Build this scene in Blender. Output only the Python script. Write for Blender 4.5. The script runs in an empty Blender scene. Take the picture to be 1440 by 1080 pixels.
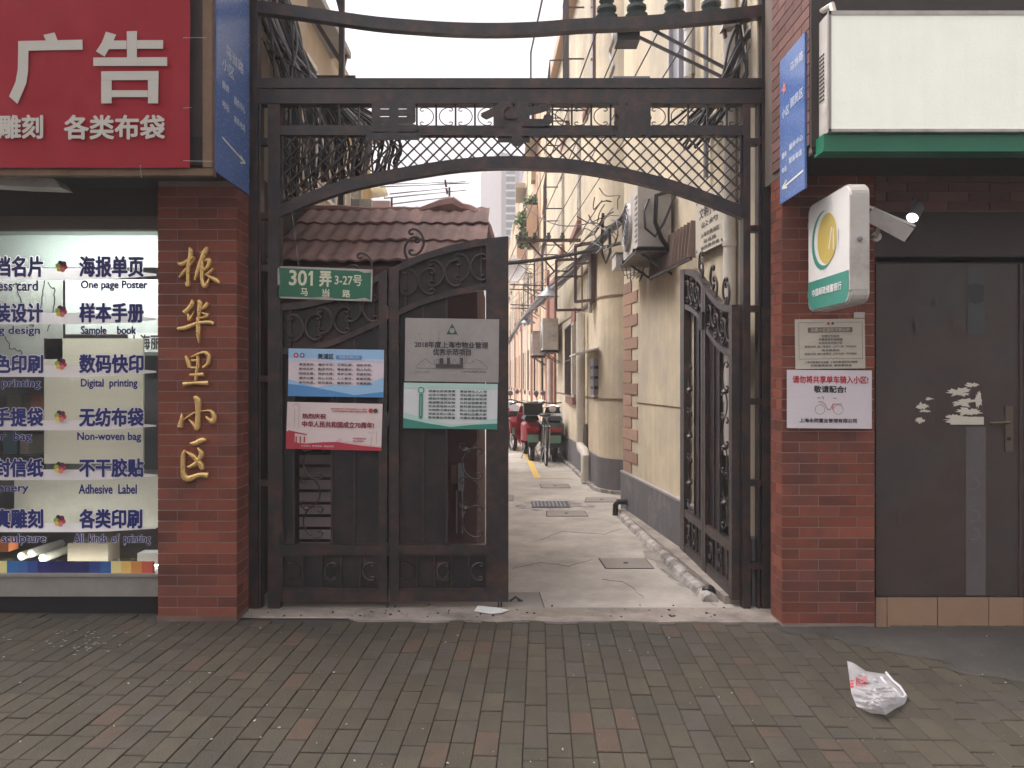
import bpy, math, random
from mathutils import Vector, noise
R = random.Random(7)
S = bpy.context.scene
COL = S.collection
rad = math.radians

# ------------------------------------------------------------------ camera, sky, sun, exposure
F, CX, CY, CH = 1040.0, 720.0, 535.0, 1.5
cd = bpy.data.cameras.new('camera'); cd.sensor_width = 36; cd.lens = 26; cd.shift_y = -5/1440
cd.clip_start = .05; cd.clip_end = 1500
cam = bpy.data.objects.new('camera', cd); COL.objects.link(cam)
cam.location = (0, 0, CH); cam.rotation_euler = (rad(90), 0, 0); S.camera = cam

SUN_EL, SUN_AZ = rad(58), rad(-75)          # overcast: soft, from the left over the lane
w = bpy.data.worlds.new('World'); S.world = w; w.use_nodes = True
nt = w.node_tree; bg = nt.nodes['Background']
sky = nt.nodes.new('ShaderNodeTexSky'); sky.sky_type = 'NISHITA'; sky.sun_disc = False
sky.sun_elevation = SUN_EL; sky.sun_rotation = SUN_AZ; sky.air_density = 1.0; sky.dust_density = 6; sky.ozone_density = 1
hs = nt.nodes.new('ShaderNodeHueSaturation'); hs.inputs['Saturation'].default_value = .12
nt.links.new(sky.outputs[0], hs.inputs['Color']); tint = nt.nodes.new('ShaderNodeMix'); tint.data_type = 'RGBA'; tint.blend_type = 'MULTIPLY'; tint.inputs[0].default_value = 1
tint.inputs[7].default_value = (1.0, .955, .965, 1)
nt.links.new(hs.outputs[0], tint.inputs[6]); nt.links.new(tint.outputs[2], bg.inputs[0])
bg.inputs[1].default_value = .15
sl = bpy.data.lights.new('sun', 'SUN'); sl.energy = .85; sl.angle = rad(25); sl.color = (1, .96, .9)
so = bpy.data.objects.new('sun', sl); COL.objects.link(so)
dv = Vector((math.sin(SUN_AZ)*math.cos(SUN_EL), math.cos(SUN_AZ)*math.cos(SUN_EL), math.sin(SUN_EL)))
so.rotation_euler = dv.to_track_quat('Z', 'Y').to_euler()
S.view_settings.view_transform = 'Standard'; S.view_settings.look = 'None'
S.view_settings.gamma = 1; S.view_settings.use_curve_mapping = False
S.view_settings.exposure = 1.38

# ------------------------------------------------------------------ materials
MATS = {}
def mat(name, c, rough=.7, metal=0, var=.18, sc=6, bump=.15, bs=60, c2=None, c2t=.55, c2s=2.0, rnd=0, streak=0,
        emit=0, alpha=1, trans=0, ramp=None, ecol=None, spec=.5):
    if name in MATS: return MATS[name]
    m = bpy.data.materials.new(name); m.use_nodes = True; MATS[name] = m
    t = m.node_tree; N = t.nodes; L = t.links; b = N['Principled BSDF']
    b.inputs['Roughness'].default_value = rough; b.inputs['Metallic'].default_value = metal
    b.inputs['Specular IOR Level'].default_value = spec
    geo = N.new('ShaderNodeNewGeometry'); pos = geo.outputs['Position']
    rgb = N.new('ShaderNodeRGB'); rgb.outputs[0].default_value = (*c, 1); col = rgb.outputs[0]
    def mathn(op, a, bb):
        n = N.new('ShaderNodeMath'); n.operation = op
        for i, v in enumerate((a, bb)):
            if hasattr(v, 'links'): L.new(v, n.inputs[i])
            else: n.inputs[i].default_value = v
        return n.outputs[0]
    def mix(fac, A, B, mode='MIX'):
        n = N.new('ShaderNodeMix'); n.data_type = 'RGBA'; n.blend_type = mode
        for i, v in ((0, fac), (6, A), (7, B)):
            if hasattr(v, 'links'): L.new(v, n.inputs[i])
            else: n.inputs[i].default_value = v
        return n.outputs[2]
    oi = N.new('ShaderNodeObjectInfo'); at = N.new('ShaderNodeAttribute'); at.attribute_name = 'rnd'
    rr = mathn('FRACT', mathn('ADD', oi.outputs['Random'], at.outputs['Fac']), 0)
    if ramp:
        cr = N.new('ShaderNodeValToRGB'); cr.color_ramp.interpolation = 'CONSTANT'
        el = cr.color_ramp.elements
        for i, (p, cc) in enumerate(ramp):
            e = el[i] if i < 2 else el.new(p)
            e.position = p; e.color = (*cc, 1)
        L.new(rr, cr.inputs[0]); col = cr.outputs[0]
    if c2:
        n2 = N.new('ShaderNodeTexNoise'); n2.inputs['Scale'].default_value = c2s; n2.inputs['Detail'].default_value = 6
        n2.inputs['Roughness'].default_value = .65
        L.new(pos, n2.inputs['Vector'])
        mr = N.new('ShaderNodeMapRange'); mr.inputs[1].default_value = c2t-.12; mr.inputs[2].default_value = c2t+.12
        L.new(n2.outputs[0], mr.inputs[0]); col = mix(mr.outputs[0], col, (*c2, 1))
    fac = None
    if var:
        n = N.new('ShaderNodeTexNoise'); n.inputs['Scale'].default_value = sc; n.inputs['Detail'].default_value = 8
        n.inputs['Roughness'].default_value = .7
        L.new(pos, n.inputs['Vector'])
        fac = mathn('MULTIPLY_ADD', n.outputs[0], var*2.4); n_ = fac.node; n_.inputs[2].default_value = 1-var*1.2
    if rnd:
        r2 = mathn('MULTIPLY_ADD', rr, rnd*2); r2.node.inputs[2].default_value = 1-rnd
        fac = r2 if fac is None else mathn('MULTIPLY', fac, r2)
    if streak:
        mp = N.new('ShaderNodeMapping'); mp.inputs['Scale'].default_value = (14, 14, .9); L.new(pos, mp.inputs[0])
        ns = N.new('ShaderNodeTexNoise'); ns.inputs['Scale'].default_value = 1; ns.inputs['Detail'].default_value = 5
        L.new(mp.outputs[0], ns.inputs['Vector'])
        s2 = mathn('MULTIPLY_ADD', ns.outputs[0], streak*2); s2.node.inputs[2].default_value = 1-streak
        fac = s2 if fac is None else mathn('MULTIPLY', fac, s2)
    if fac is not None:
        cb = N.new('ShaderNodeCombineColor')
        for i in range(3): L.new(fac, cb.inputs[i])
        col = mix(1.0, col, cb.outputs[0], 'MULTIPLY')
    L.new(col, b.inputs['Base Color'])
    if bump:
        n3 = N.new('ShaderNodeTexNoise'); n3.inputs['Scale'].default_value = bs; n3.inputs['Detail'].default_value = 6
        L.new(pos, n3.inputs['Vector'])
        bp = N.new('ShaderNodeBump'); bp.inputs['Strength'].default_value = bump; bp.inputs['Distance'].default_value = .01
        L.new(n3.outputs[0], bp.inputs['Height']); L.new(bp.outputs[0], b.inputs['Normal'])
        rv = mathn('MULTIPLY_ADD', n3.outputs[0], .25); rv.node.inputs[2].default_value = rough-.125
        rv.node.use_clamp = True; L.new(rv, b.inputs['Roughness'])
    if emit:
        b.inputs['Emission Color'].default_value = (*(ecol or c), 1); b.inputs['Emission Strength'].default_value = emit
    if alpha < 1: b.inputs['Alpha'].default_value = alpha
    if trans: b.inputs['Transmission Weight'].default_value = trans
    return m

brick = mat('brick', (.215, .064, .040), .8, spec=.25, rnd=.26, var=.26, sc=14, c2=(.125, .05, .038), c2t=.56, c2s=3, bump=.25, bs=90)
mortar = mat('mortar', (.30, .225, .195), .9, var=.25)
dkbrick = mat('dark_brick', (.15, .07, .058), .8, rnd=.25, var=.2, sc=14)  # darker brick for the right shop's upper wall and lintel
dkmortar = mat('dark_mortar', (.17, .135, .11), .9)  # darker mortar to go with the darker brick
paver = mat('paver', (.1, .1, .1), .72, rnd=.16, var=.32, sc=9, bump=.4, bs=120, c2=(.038, .036, .027), c2t=.6, c2s=1.3,
            ramp=[(p_, (c_[0]*.395, c_[1]*.368, c_[2]*.305)) for p_, c_ in [(0, (.160, .142, .112)), (.3, (.150, .134, .108)), (.55, (.170, .148, .118)), (.72, (.146, .130, .115)),
                  (.84, (.185, .128, .105)), (.91, (.142, .130, .106)), (.96, (.152, .134, .128))]])
joint = mat('joint_sand', (.050, .045, .038), .95, var=.3, sc=30)
concrete = mat('lane_concrete', (.46, .415, .36), .85, var=.34, sc=3.5, c2=(.32, .285, .245), c2t=.52, c2s=1.3, bump=.3, bs=70)
cement = mat('cement', (.34, .29, .25), .85, var=.35, sc=6, c2=(.18, .155, .135), c2t=.56, c2s=4, bump=.4)
cementw = mat('pale_cement', (.48, .44, .40), .8, var=.35, sc=9, c2=(.15, .13, .115), c2t=.50, c2s=6, bump=.4)
patchm = mat('dirty_cement', (.050, .046, .040), .85, var=.3, sc=7, c2=(.07, .064, .055), c2t=.58, c2s=3, bump=.4)
asph = mat('asphalt', (.05, .05, .052), .9)
iron = mat('dark_iron_paint', (.024, .020, .022), .40, var=.4, sc=14, c2=(.07, .036, .025), c2t=.56, c2s=7, bump=.15, spec=.6)
ironb = mat('black_board_paint', (.012, .010, .012), .5, var=.3, sc=8, c2=(.055, .03, .026), c2t=.6, c2s=3, bump=.1)
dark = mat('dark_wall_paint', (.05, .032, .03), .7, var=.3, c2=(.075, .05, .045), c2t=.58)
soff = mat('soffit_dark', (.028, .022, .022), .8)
black = mat('black_plastic', (.02, .02, .022), .5, bump=.05)
cable = mat('cable_black', (.028, .027, .03), .45, rnd=.5, bump=0)
cableg = mat('cable_grey', (.22, .21, .21), .5, rnd=.4, bump=0)
yellow = mat('cream_render', (.66, .555, .39), .85, var=.12, sc=3, c2=(.46, .40, .31), c2t=.51, c2s=.9, streak=.16, bump=.2, bs=40)
yellow2 = mat('cream_render_far', (.66, .52, .35), .85, var=.15, streak=.12, c2=(.55, .40, .27), c2t=.6)
plinth = mat('plinth_grey', (.135, .13, .14), .7, var=.25, sc=5, streak=.2, c2=(.22, .21, .21), c2t=.66, c2s=4)
quoinm = mat('quoin_brown', (.34, .21, .15), .8, rnd=.2)
redbr = mat('red_brick_far', (.28, .13, .10), .8, rnd=.2)
orange = mat('orange_render', (.56, .38, .26), .85, streak=.1)
tan = mat('tan_render', (.52, .43, .33), .85, streak=.15)
tilem = mat('roof_tile', (.26, .15, .13), .75, rnd=.26, var=.35, sc=10, c2=(.19, .12, .11), c2t=.58, c2s=4)
white = mat('white_paint', (.72, .70, .67), .5, var=.1)
dirtyw = mat('dirty_white', (.52, .49, .45), .6, var=.25, c2=(.34, .29, .25), c2t=.62, c2s=5)
pipew = mat('pvc_pipe', (.62, .57, .50), .45, var=.2, streak=.15)
greym = mat('grey_metal', (.25, .25, .27), .4, metal=.5)
steel = mat('steel', (.55, .54, .53), .3, metal=.9)
silver = mat('brushed_plaque', (.42, .40, .38), .32, metal=.45, var=.35, sc=3, bump=.03)
alum = mat('window_aluminium', (.33, .31, .28), .45, metal=.3, var=.25)
gold = mat('gold', (.78, .52, .20), .30, metal=.6, var=.2, sc=30, bump=.1)
redb = mat('banner_red', (.30, .014, .024), .75, spec=.25, var=.15, bump=.15, bs=8)
bantext = mat('banner_lettering', (.50, .48, .42), .6, var=.08)
wood = mat('old_wood', (.16, .095, .055), .8, var=.4, sc=12, streak=.2)
bluep = mat('blue_sign', (.10, .18, .42), .25, var=.12)
bluel = mat('pale_blue_print', (.35, .58, .82), .4, var=.06)
bluem = mat('mid_blue_print', (.10, .30, .62), .4, var=.08)
pinkl = mat('pale_pink_print', (.78, .68, .72), .4, var=.05)
pinkm = mat('pink_print', (.72, .50, .50), .4, var=.08)
redp = mat('red_print', (.50, .045, .07), .4, var=.08)
greenp = mat('green_sign', (.025, .16, .09), .45, var=.15)
greenl = mat('pale_green_print', (.48, .68, .62), .4, var=.06)
greend = mat('deep_green_print', (.05, .26, .20), .4, var=.08)
creamp = mat('cream_print', (.56, .51, .42), .5, var=.05)
ink = mat('ink', (.02, .02, .03), .5, var=0, bump=0)
inkg = mat('ink_grey', (.07, .06, .06), .5, var=0, bump=0)
inkb = mat('ink_blue', (.012, .022, .16), .4, var=0, bump=0)
lettw = mat('lettering_white', (.78, .78, .76), .5, var=0, bump=0)
lettc = mat('lettering_cream', (.72, .74, .55), .5, var=.1, bump=0)
decal = mat('decal_white', (.78, .72, .74), .4, var=.03, bump=0)
yel = mat('road_yellow', (.62, .42, .10), .75, var=.35, sc=20)
goldy = mat('logo_yellow', (.55, .42, .10), .35, var=.1)
glass = mat('glass_dark', (.10, .11, .12), .12, var=.1, bump=0)
leafm = mat('leaf', (.07, .12, .035), .7, rnd=.4)
redpaint = mat('red_paint', (.24, .02, .028), .3, var=.1)
redlamp = mat('tail_lamp', (.35, .02, .02), .2)
rubber = mat('rubber', (.025, .025, .025), .8)
doorm = mat('door_paint', (.064, .044, .038), .42, var=.34, sc=4, c2=(.05, .052, .05), c2t=.55, c2s=1.2, bump=.06)
tape = mat('tape', (.12, .105, .105), .35, var=.25)
paper = mat('torn_paper', (.66, .62, .52), .8, var=.15)
steptile = mat('step_tile', (.30, .19, .12), .55, rnd=.15, var=.2)
lightbox = mat('lightbox_face', (.78, .79, .70), .45, var=.10, sc=2, streak=.06, c2=(.74, .70, .66), c2t=.6, c2s=1.5, emit=.12, ecol=(.9, .93, .80))
greenf = mat('green_fascia', (.012, .16, .085), .4, var=.2)
tower = mat('tower_cladding', (.36, .30, .285), .8, var=.06)
towerw = mat('tower_window', (.07, .075, .09), .3, var=.15)
lilac = mat('tower_lilac', (.62, .50, .60), .8)
concyl = mat('panel_cream', (.78, .72, .58), .7, var=.05)
mapm = mat('map_paper', (.48, .49, .45), .6, var=.15, sc=5)
shopwall = mat('shop_wall', (.30, .33, .31), .7, var=.04)
green_ins = mat('insulator_glaze', (.08, .105, .10), .2)

# ------------------------------------------------------------------ mesh helpers
def W(px, py, Y):
    return Vector(((px-CX)/F*Y, Y, CH+(CY-py)/F*Y))
ORG = {}
def worg(o): return ORG.get(o.name, Vector((0, 0, 0))) if o else Vector((0, 0, 0))
class MB:
    def __init__(s): s.v = []; s.f = []; s.sm = False
    def add(s, vs, fs):
        n = len(s.v); s.v += [tuple(v) for v in vs]; s.f += [tuple(i+n for i in f) for f in fs]; return s
    def box(s, x0, x1, y0, y1, z0, z1):
        return s.add([(x0,y0,z0),(x1,y0,z0),(x1,y1,z0),(x0,y1,z0),(x0,y0,z1),(x1,y0,z1),(x1,y1,z1),(x0,y1,z1)],
                     [(0,3,2,1),(4,5,6,7),(0,1,5,4),(1,2,6,5),(2,3,7,6),(3,0,4,7)])
    def pbox(s, px0, py0, px1, py1, Y, d0=0, d1=.02):       # a box whose front face fills a pixel rectangle at depth Y
        a = W(px0, py1, Y); b = W(px1, py0, Y); return s.box(a.x, b.x, Y+d0, Y+d1, a.z, b.z)
    def bar(s, p, q, wd, th, up=(0, 0, 1)):
        p = Vector(p); q = Vector(q); d = (q-p)
        if d.length < 1e-6: return s
        d.normalize(); up = Vector(up)
        a = d.cross(up)
        if a.length < 1e-3: a = d.cross(Vector((1, 0, 0)))
        a.normalize(); b = a.cross(d).normalized(); a *= th/2; b *= wd/2
        vs = [p-a-b, p+a-b, p+a+b, p-a+b, q-a-b, q+a-b, q+a+b, q-a+b]
        return s.add(vs, [(3,2,1,0),(4,5,6,7),(0,1,5,4),(1,2,6,5),(2,3,7,6),(3,0,4,7)])
    def tube(s, pts, r, n=6, cap=True):
        pts = [Vector(p) for p in pts]; rs = r if isinstance(r, (list, tuple)) else [r]*len(pts)
        vs = []; fs = []; ref = None
        for i, p in enumerate(pts):
            d = (pts[min(i+1, len(pts)-1)]-pts[max(i-1, 0)])
            if d.length < 1e-9: d = Vector((0, 0, 1))
            d.normalize()
            if ref is None:
                ref = d.cross(Vector((0, 0, 1)));
                if ref.length < .1: ref = d.cross(Vector((1, 0, 0)))
            ref = (ref - d*ref.dot(d))
            if ref.length < 1e-6: ref = d.orthogonal()
            ref.normalize(); b = d.cross(ref)
            for k in range(n):
                a = 2*math.pi*k/n; vs.append(p+ref*math.cos(a)*rs[i]+b*math.sin(a)*rs[i])
        for i in range(len(pts)-1):
            for k in range(n):
                k2 = (k+1) % n; fs.append((i*n+k, i*n+k2, (i+1)*n+k2, (i+1)*n+k))
        if cap: fs.append(tuple(range(n-1, -1, -1))); fs.append(tuple((len(pts)-1)*n+k for k in range(n)))
        s.sm = True
        return s.add(vs, fs)
    def ribbon(s, top, bot, y0, y1):       # extruded strip between two polylines of (x,z)
        n = len(top); vs = [(x, y0, z) for x, z in top]+[(x, y0, z) for x, z in bot]+[(x, y1, z) for x, z in top]+[(x, y1, z) for x, z in bot]
        fs = []
        for i in range(n-1):
            fs += [(n+i, n+i+1, i+1, i), (2*n+i, 2*n+i+1, 3*n+i+1, 3*n+i), (i, i+1, 2*n+i+1, 2*n+i), (3*n+i, 3*n+i+1, n+i+1, n+i)]
        fs += [(0, 2*n, 3*n, n), (n-1, 2*n-1, 4*n-1, 3*n-1)]
        return s.add(vs, fs)
    def prism(s, poly, depth):             # poly: list of Vector; depth: Vector
        n = len(poly); d = Vector(depth)
        return s.add([Vector(p) for p in poly]+[Vector(p)+d for p in poly],
                     [tuple(range(n)), tuple(range(2*n-1, n-1, -1))]+[(i, n+i, n+(i+1) % n, (i+1) % n) for i in range(n)])
    def lathe(s, c, prof, n=14, axis='z'):
        vs = []; fs = []; c = Vector(c)
        for r, h in prof:
            for k in range(n):
                a = 2*math.pi*k/n; x, y = r*math.cos(a), r*math.sin(a)
                vs.append(c+(Vector((x, y, h)) if axis == 'z' else Vector((h, x, y)) if axis == 'x' else Vector((x, h, y))))
        for i in range(len(prof)-1):
            for k in range(n): fs.append((i*n+k, i*n+(k+1) % n, (i+1)*n+(k+1) % n, (i+1)*n+k))
        fs.append(tuple(range(n))); fs.append(tuple((len(prof)-1)*n+k for k in range(n)))
        s.sm = True
        return s.add(vs, fs)
    def build(s, name, m, parent=None, smooth=None):
        o_ = worg(parent); me = bpy.data.meshes.new(name)
        me.from_pydata([(x-o_.x, y-o_.y, z-o_.z) for x, y, z in s.v], [], s.f); me.update()
        me.materials.append(m)
        if s.sm if smooth is None else smooth:
            me.polygons.foreach_set('use_smooth', [True]*len(me.polygons))
            try: me.set_sharp_from_angle(angle=rad(40))
            except Exception: pass
        o = bpy.data.objects.new(name, me); COL.objects.link(o)
        if parent: o.parent = parent; ORG[o.name] = o_.copy()
        return o
def tag(o, label=None, cat=None, group=None, kind=None):
    if label: o['label'] = label
    if cat: o['category'] = cat
    if group: o['group'] = group
    if kind: o['kind'] = kind
    return o
def thing(name, loc, label, cat, group=None):
    o = bpy.data.objects.new(name, None); COL.objects.link(o); o.location = loc; o.empty_display_size = .1
    ORG[o.name] = Vector(loc); return tag(o, label, cat, group)
def struct(name, mb, m): return tag(mb.build(name, m), kind='structure')
def copy_tree(o, parent=None):
    c = o.copy(); COL.objects.link(c); c.parent = parent
    for ch in list(o.children): copy_tree(ch, c)
    return c
BM = {}
def piece(name, m, parent, c, dx, dy, dz, rz=0, bev=0):  # a brick-like piece sharing mesh data with its twins
    key = (name, m.name, round(dx, 3), round(dy, 3), round(dz, 3))
    if key not in BM:
        me = bpy.data.meshes.new(name); b = MB()
        if bev:
            x, y, z = dx/2, dy/2, dz/2; e = bev
            vs = [(-x,-y,-z),(x,-y,-z),(x,y,-z),(-x,y,-z),(-x,-y,z-e),(x,-y,z-e),(x,y,z-e),(-x,y,z-e),
                  (-x+e,-y+e,z),(x-e,-y+e,z),(x-e,y-e,z),(-x+e,y-e,z)]
            fs = [(8,9,10,11)]+[(i,(i+1)%4,4+(i+1)%4,4+i) for i in range(4)]+[(4+i,4+(i+1)%4,8+(i+1)%4,8+i) for i in range(4)]
            b.add(vs, fs)
        else: b.box(-dx/2, dx/2, -dy/2, dy/2, -dz/2, dz/2)
        me.from_pydata(b.v, [], b.f); me.update(); me.materials.append(m); BM[key] = me
    o = bpy.data.objects.new(name, BM[key]); COL.objects.link(o); o.parent = parent
    o.location = Vector(c)-worg(parent); o.rotation_euler = (0, 0, rz); return o

TX = {}
def glyphs(sx):
    if sx in TX: return TX[sx]
    c = bpy.data.curves.new('lettering', 'FONT'); c.body = sx; c.size = 1; c.resolution_u = 3
    o = bpy.data.objects.new('lettering', c); COL.objects.link(o); bpy.context.view_layer.update()
    me = bpy.data.meshes.new_from_object(o.evaluated_get(bpy.context.evaluated_depsgraph_get()))
    v = [(p.co.x, p.co.y) for p in me.vertices]; f = [tuple(p.vertices) for p in me.polygons]
    bpy.data.objects.remove(o); bpy.data.meshes.remove(me)
    x0 = min(a for a, b in v); x1 = max(a for a, b in v); y0 = min(b for a, b in v); y1 = max(b for a, b in v)
    TX[sx] = ([((a-x0)/(x1-x0), (b-y0)/max(y1-y0, 1e-4)) for a, b in v], f, x1-x0, y1-y0); return TX[sx]
class Board:
    """A flat plane O + s*U + t*V with normal N towards the viewer; prints are thin sheets on it."""
    def __init__(s, O, U, V, parent):
        s.O = Vector(O); s.U = Vector(U); s.V = Vector(V); s.p = parent
        s.N = s.U.cross(s.V).normalized(); s.k = 0
    def P(s, a, b, d=0): return s.O+s.U*a+s.V*b+s.N*d
    def lift(s): s.k += 1; return .0012+.0006*s.k
    def body(s, name, m, th=.008):
        b = MB(); b.prism([s.P(0, 0), s.P(1, 0), s.P(1, 1), s.P(0, 1)], -s.N*th); return b.build(name, m, s.p)
    def poly(s, pts, m, name='print'):
        d = s.lift(); b = MB(); b.add([s.P(x, y, d) for x, y in pts], [tuple(range(len(pts)))]); return b.build(name, m, s.p)
    def rect(s, x0, y0, x1, y1, m, name='print'): return s.poly([(x0, y0), (x1, y0), (x1, y1), (x0, y1)], m, name)
    def disc(s, cx, cy, r, m, ry=None, n=24, name='print'):
        asp = s.U.length/s.V.length; ry = ry if ry is not None else r*asp
        return s.poly([(cx+r*math.cos(2*math.pi*k/n), cy+ry*math.sin(2*math.pi*k/n)) for k in range(n)], m, name)
    def lines(s, plist, wd, m, name='print'):     # polylines drawn with width wd (metres)
        d = s.lift(); b = MB()
        for pts in plist:
            q = [s.P(x, y, d) for x, y in pts]
            for i in range(len(q)-1):
                t = (q[i+1]-q[i]).normalized(); n = s.N.cross(t)*wd/2
                b.add([q[i]-n-t*wd*.3, q[i+1]-n+t*wd*.3, q[i+1]+n+t*wd*.3, q[i]+n-t*wd*.3], [(0, 1, 2, 3)])
                d += .00002
        return b.build(name, m, s.p)
    def text(s, sx, x0, y0, x1, y1, m, bold=0, fit=False, name='lettering'):
        return s.texts([(sx, x0, y0, x1, y1)], m, bold, name)
    def texts(s, items, m, bold=0, name='lettering', thick=0, base=None):
        if 1 < len(items) <= 12:
            d0 = s.lift() if base is None else base
            return [s.texts([it_], m, bold, name, base=d0) for it_ in items]
        d = s.lift() if base is None else base; b = MB()
        sh = [(0, 0)] if not bold else [(0, 0)]+[(math.cos(a)*bold, math.sin(a)*bold) for a in [k*math.pi/4 for k in range(8)]]
        u = s.U.normalized(); v = s.V.normalized()
        for sx, x0, y0, x1, y1 in items:
            g, f, _, _ = glyphs(sx)
            for j, (ax, ay) in enumerate(sh):
                b.add([s.P(x0+(x1-x0)*gx, y0+(y1-y0)*gy, d+j*.00004)+u*ax+v*ay for gx, gy in g], f)
        return b.build(name, m, s.p)
def pboard(parent, corners, Y):                 # corners in pixels: bottom-left, bottom-right, top-left at depth Y
    a, b, c = [W(x, y, Y) for x, y in corners]; return Board(a, b-a, c-a, parent)
def wrow(bd, px):  # px->s helper builder for a full-frame board
    pass

# ------------------------------------------------------------------ GROUND
struct('ground', MB().add([(-300, -300, -.08), (300, -300, -.08), (300, 600, -.08), (-300, 600, -.08)], [(0, 1, 2, 3)]), asph)
struct('road', MB().box(-60, 60, -9, 1.0, -.3, -.076+.02), asph)
sw = struct('sidewalk', MB().box(-9, 9, 1.2, 4.95, -.3, -.006), joint)
struct('kerb', MB().box(-9, 9, 1.0, 1.2, -.3, .003), cement)
alley = struct('lane_pavement', MB().add([(-1.75, 4.66, .004), (1.75, 4.62, .004), (1.75, 60, .004), (-4, 60, .004)], [(0, 1, 2, 3)]), concrete)
# ragged cement threshold strip between pavers and gate
n = 44; top = []; bot = []
for i in range(n+1):
    x = -1.74+3.45*i/n; top.append((x, 4.86)); bot.append((x, 4.63-.07*i/n+.018*noise.noise(Vector((x*5, 0, 0)))*2+(.05 if x < -1 else 0)))
b = MB(); vs = [(x, y, .008) for x, y in top]+[(x, y, .008) for x, y in bot]+[(x, y, -.012) for x, y in bot]; m_ = n+1
b.add(vs, [(m_+i, m_+i+1, i+1, i) for i in range(n)]+[(2*m_+i, 2*m_+i+1, m_+i+1, m_+i) for i in range(n)])
struct('cement_threshold', b, cement)
# pavers
ang = rad(2.2); pw, pl = .1, .2; cands = []
for i in range(-42, 48):
    off = R.choice([0, .1, .05, .13]) if R.random() < .35 else (.1 if i % 2 else 0)
    y = 1.25-off; 
    while y < 4.9:
        ln = pl if R.random() < .86 else pl/2
        u, v = i*pw, y+ln/2; y += ln
        x_ = u*math.cos(ang)+v*math.sin(ang)-.12; y_ = -u*math.sin(ang)+v*math.cos(ang)
        if y_-ln/2 < 1.2 or y_ > 4.71 or abs(x_) > 4.4: continue
        if y_ > 4.60 and -1.72 < x_ < 1.66 and y_+ln/2 > 4.69: ln_ok = False
        if y_+ln/2 > 4.66 and not (x_ < -1.75): continue
        s_ = (x_/y_*F+CX, CY+CH/y_*F)
        vis = -30 < s_[0] < 1470 and s_[1] < 1100
        cands.append((not vis, y_, x_, ln))
cands.sort()
for k, (nv, y_, x_, ln) in enumerate(cands[:300]):
    o = piece('paver', paver, sw, (x_, y_, -.014+R.uniform(-.0018, .0018)), pw-.0035, ln-.0085, .034, -ang+R.uniform(-.008, .008), bev=.003)
    o.rotation_euler[0] = R.uniform(-.006, .006); o.rotation_euler[1] = R.uniform(-.01, .01)
b = MB(); rn = []
for nv, y_, x_, ln in cands[300:]:
    a = -ang+R.uniform(-.008, .008); c_, s_ = math.cos(a), math.sin(a); hx, hy, e = pw/2-.0018, ln/2-.0042, .003
    z = .003+R.uniform(-.0018, .0018); vs = []
    for zz, ee in ((-.02, 0), (z-e, 0), (z, e)):
        for sx, sy in ((-1, -1), (1, -1), (1, 1), (-1, 1)):
            lx, ly = sx*(hx-ee), sy*(hy-ee); vs.append((x_+lx*c_-ly*s_, y_+lx*s_+ly*c_, zz))
    b.add(vs, [(8, 9, 10, 11)]+[(i, (i+1) % 4, 4+(i+1) % 4, 4+i) for i in range(4)]+[(4+i, 4+(i+1) % 4, 8+(i+1) % 4, 8+i) for i in range(4)])
    rn += [R.random()]*9
o = b.build('pavers_further_off', paver, sw); o['kind'] = 'stuff'
at = o.data.attributes.new('rnd', 'FLOAT', 'FACE'); at.data.foreach_set('value', rn)
# smeared cement over the pavers, right side
def blob(pts, z, name, m, jit=.03, sub=6, kind='structure', seed=0):
    out = []
    for i in range(len(pts)):
        p, q = pts[i], pts[(i+1) % len(pts)]
        for k in range(sub):
            t = k/sub; x = p[0]+(q[0]-p[0])*t; y = p[1]+(q[1]-p[1])*t
            out.append((x+jit*(noise.noise(Vector((x*6+seed, y*6, 0)))+.6*noise.noise(Vector((x*23, y*23, seed)))), y+jit*noise.noise(Vector((x*6, y*6+seed, 3))), z))
    return tag(MB().add(out, [tuple(range(len(out)))]).build(name, m), kind=kind)
def G(px, py, z=0):
    Y = (CH-z)*F/(py-CY); return ((px-CX)/F*Y, Y)
blob([G(1100, 889), G(1190, 905), G(1290, 925), G(1360, 950), G(1470, 975), (4.4, 3.4), (4.4, 4.48), (1.6, 4.48)], .0052, 'cement_smear', patchm, .10, 22)
# fine litter: crumbs and cigarette-size bits, uncountable
b = MB()
for _ in range(110):
    px, py = R.uniform(0, 1440), R.uniform(880, 1078); x, y = G(px, py); r = .0012+.005*R.random()**2.5; a = R.uniform(0, 3)
    b.bar((x, y, .008), (x+math.cos(a)*r*2, y+math.sin(a)*r*2, .008), r*.8, r*.8)
for _ in range(45):
    px, py = R.gauss(110, 38), R.gauss(902, 9); x, y = G(px, max(px*0+878, py)); r = R.uniform(.002, .007); a = R.gauss(.5, .3)
    b.bar((x, y, .0065), (x+math.cos(a)*r*3, y+math.sin(a)*r*3, .0065), r*.5, .001)
o = b.build('crumbs', dirtyw); tag(o, 'pale crumbs and grit scattered over the brick sidewalk', 'litter', kind='stuff')

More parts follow.
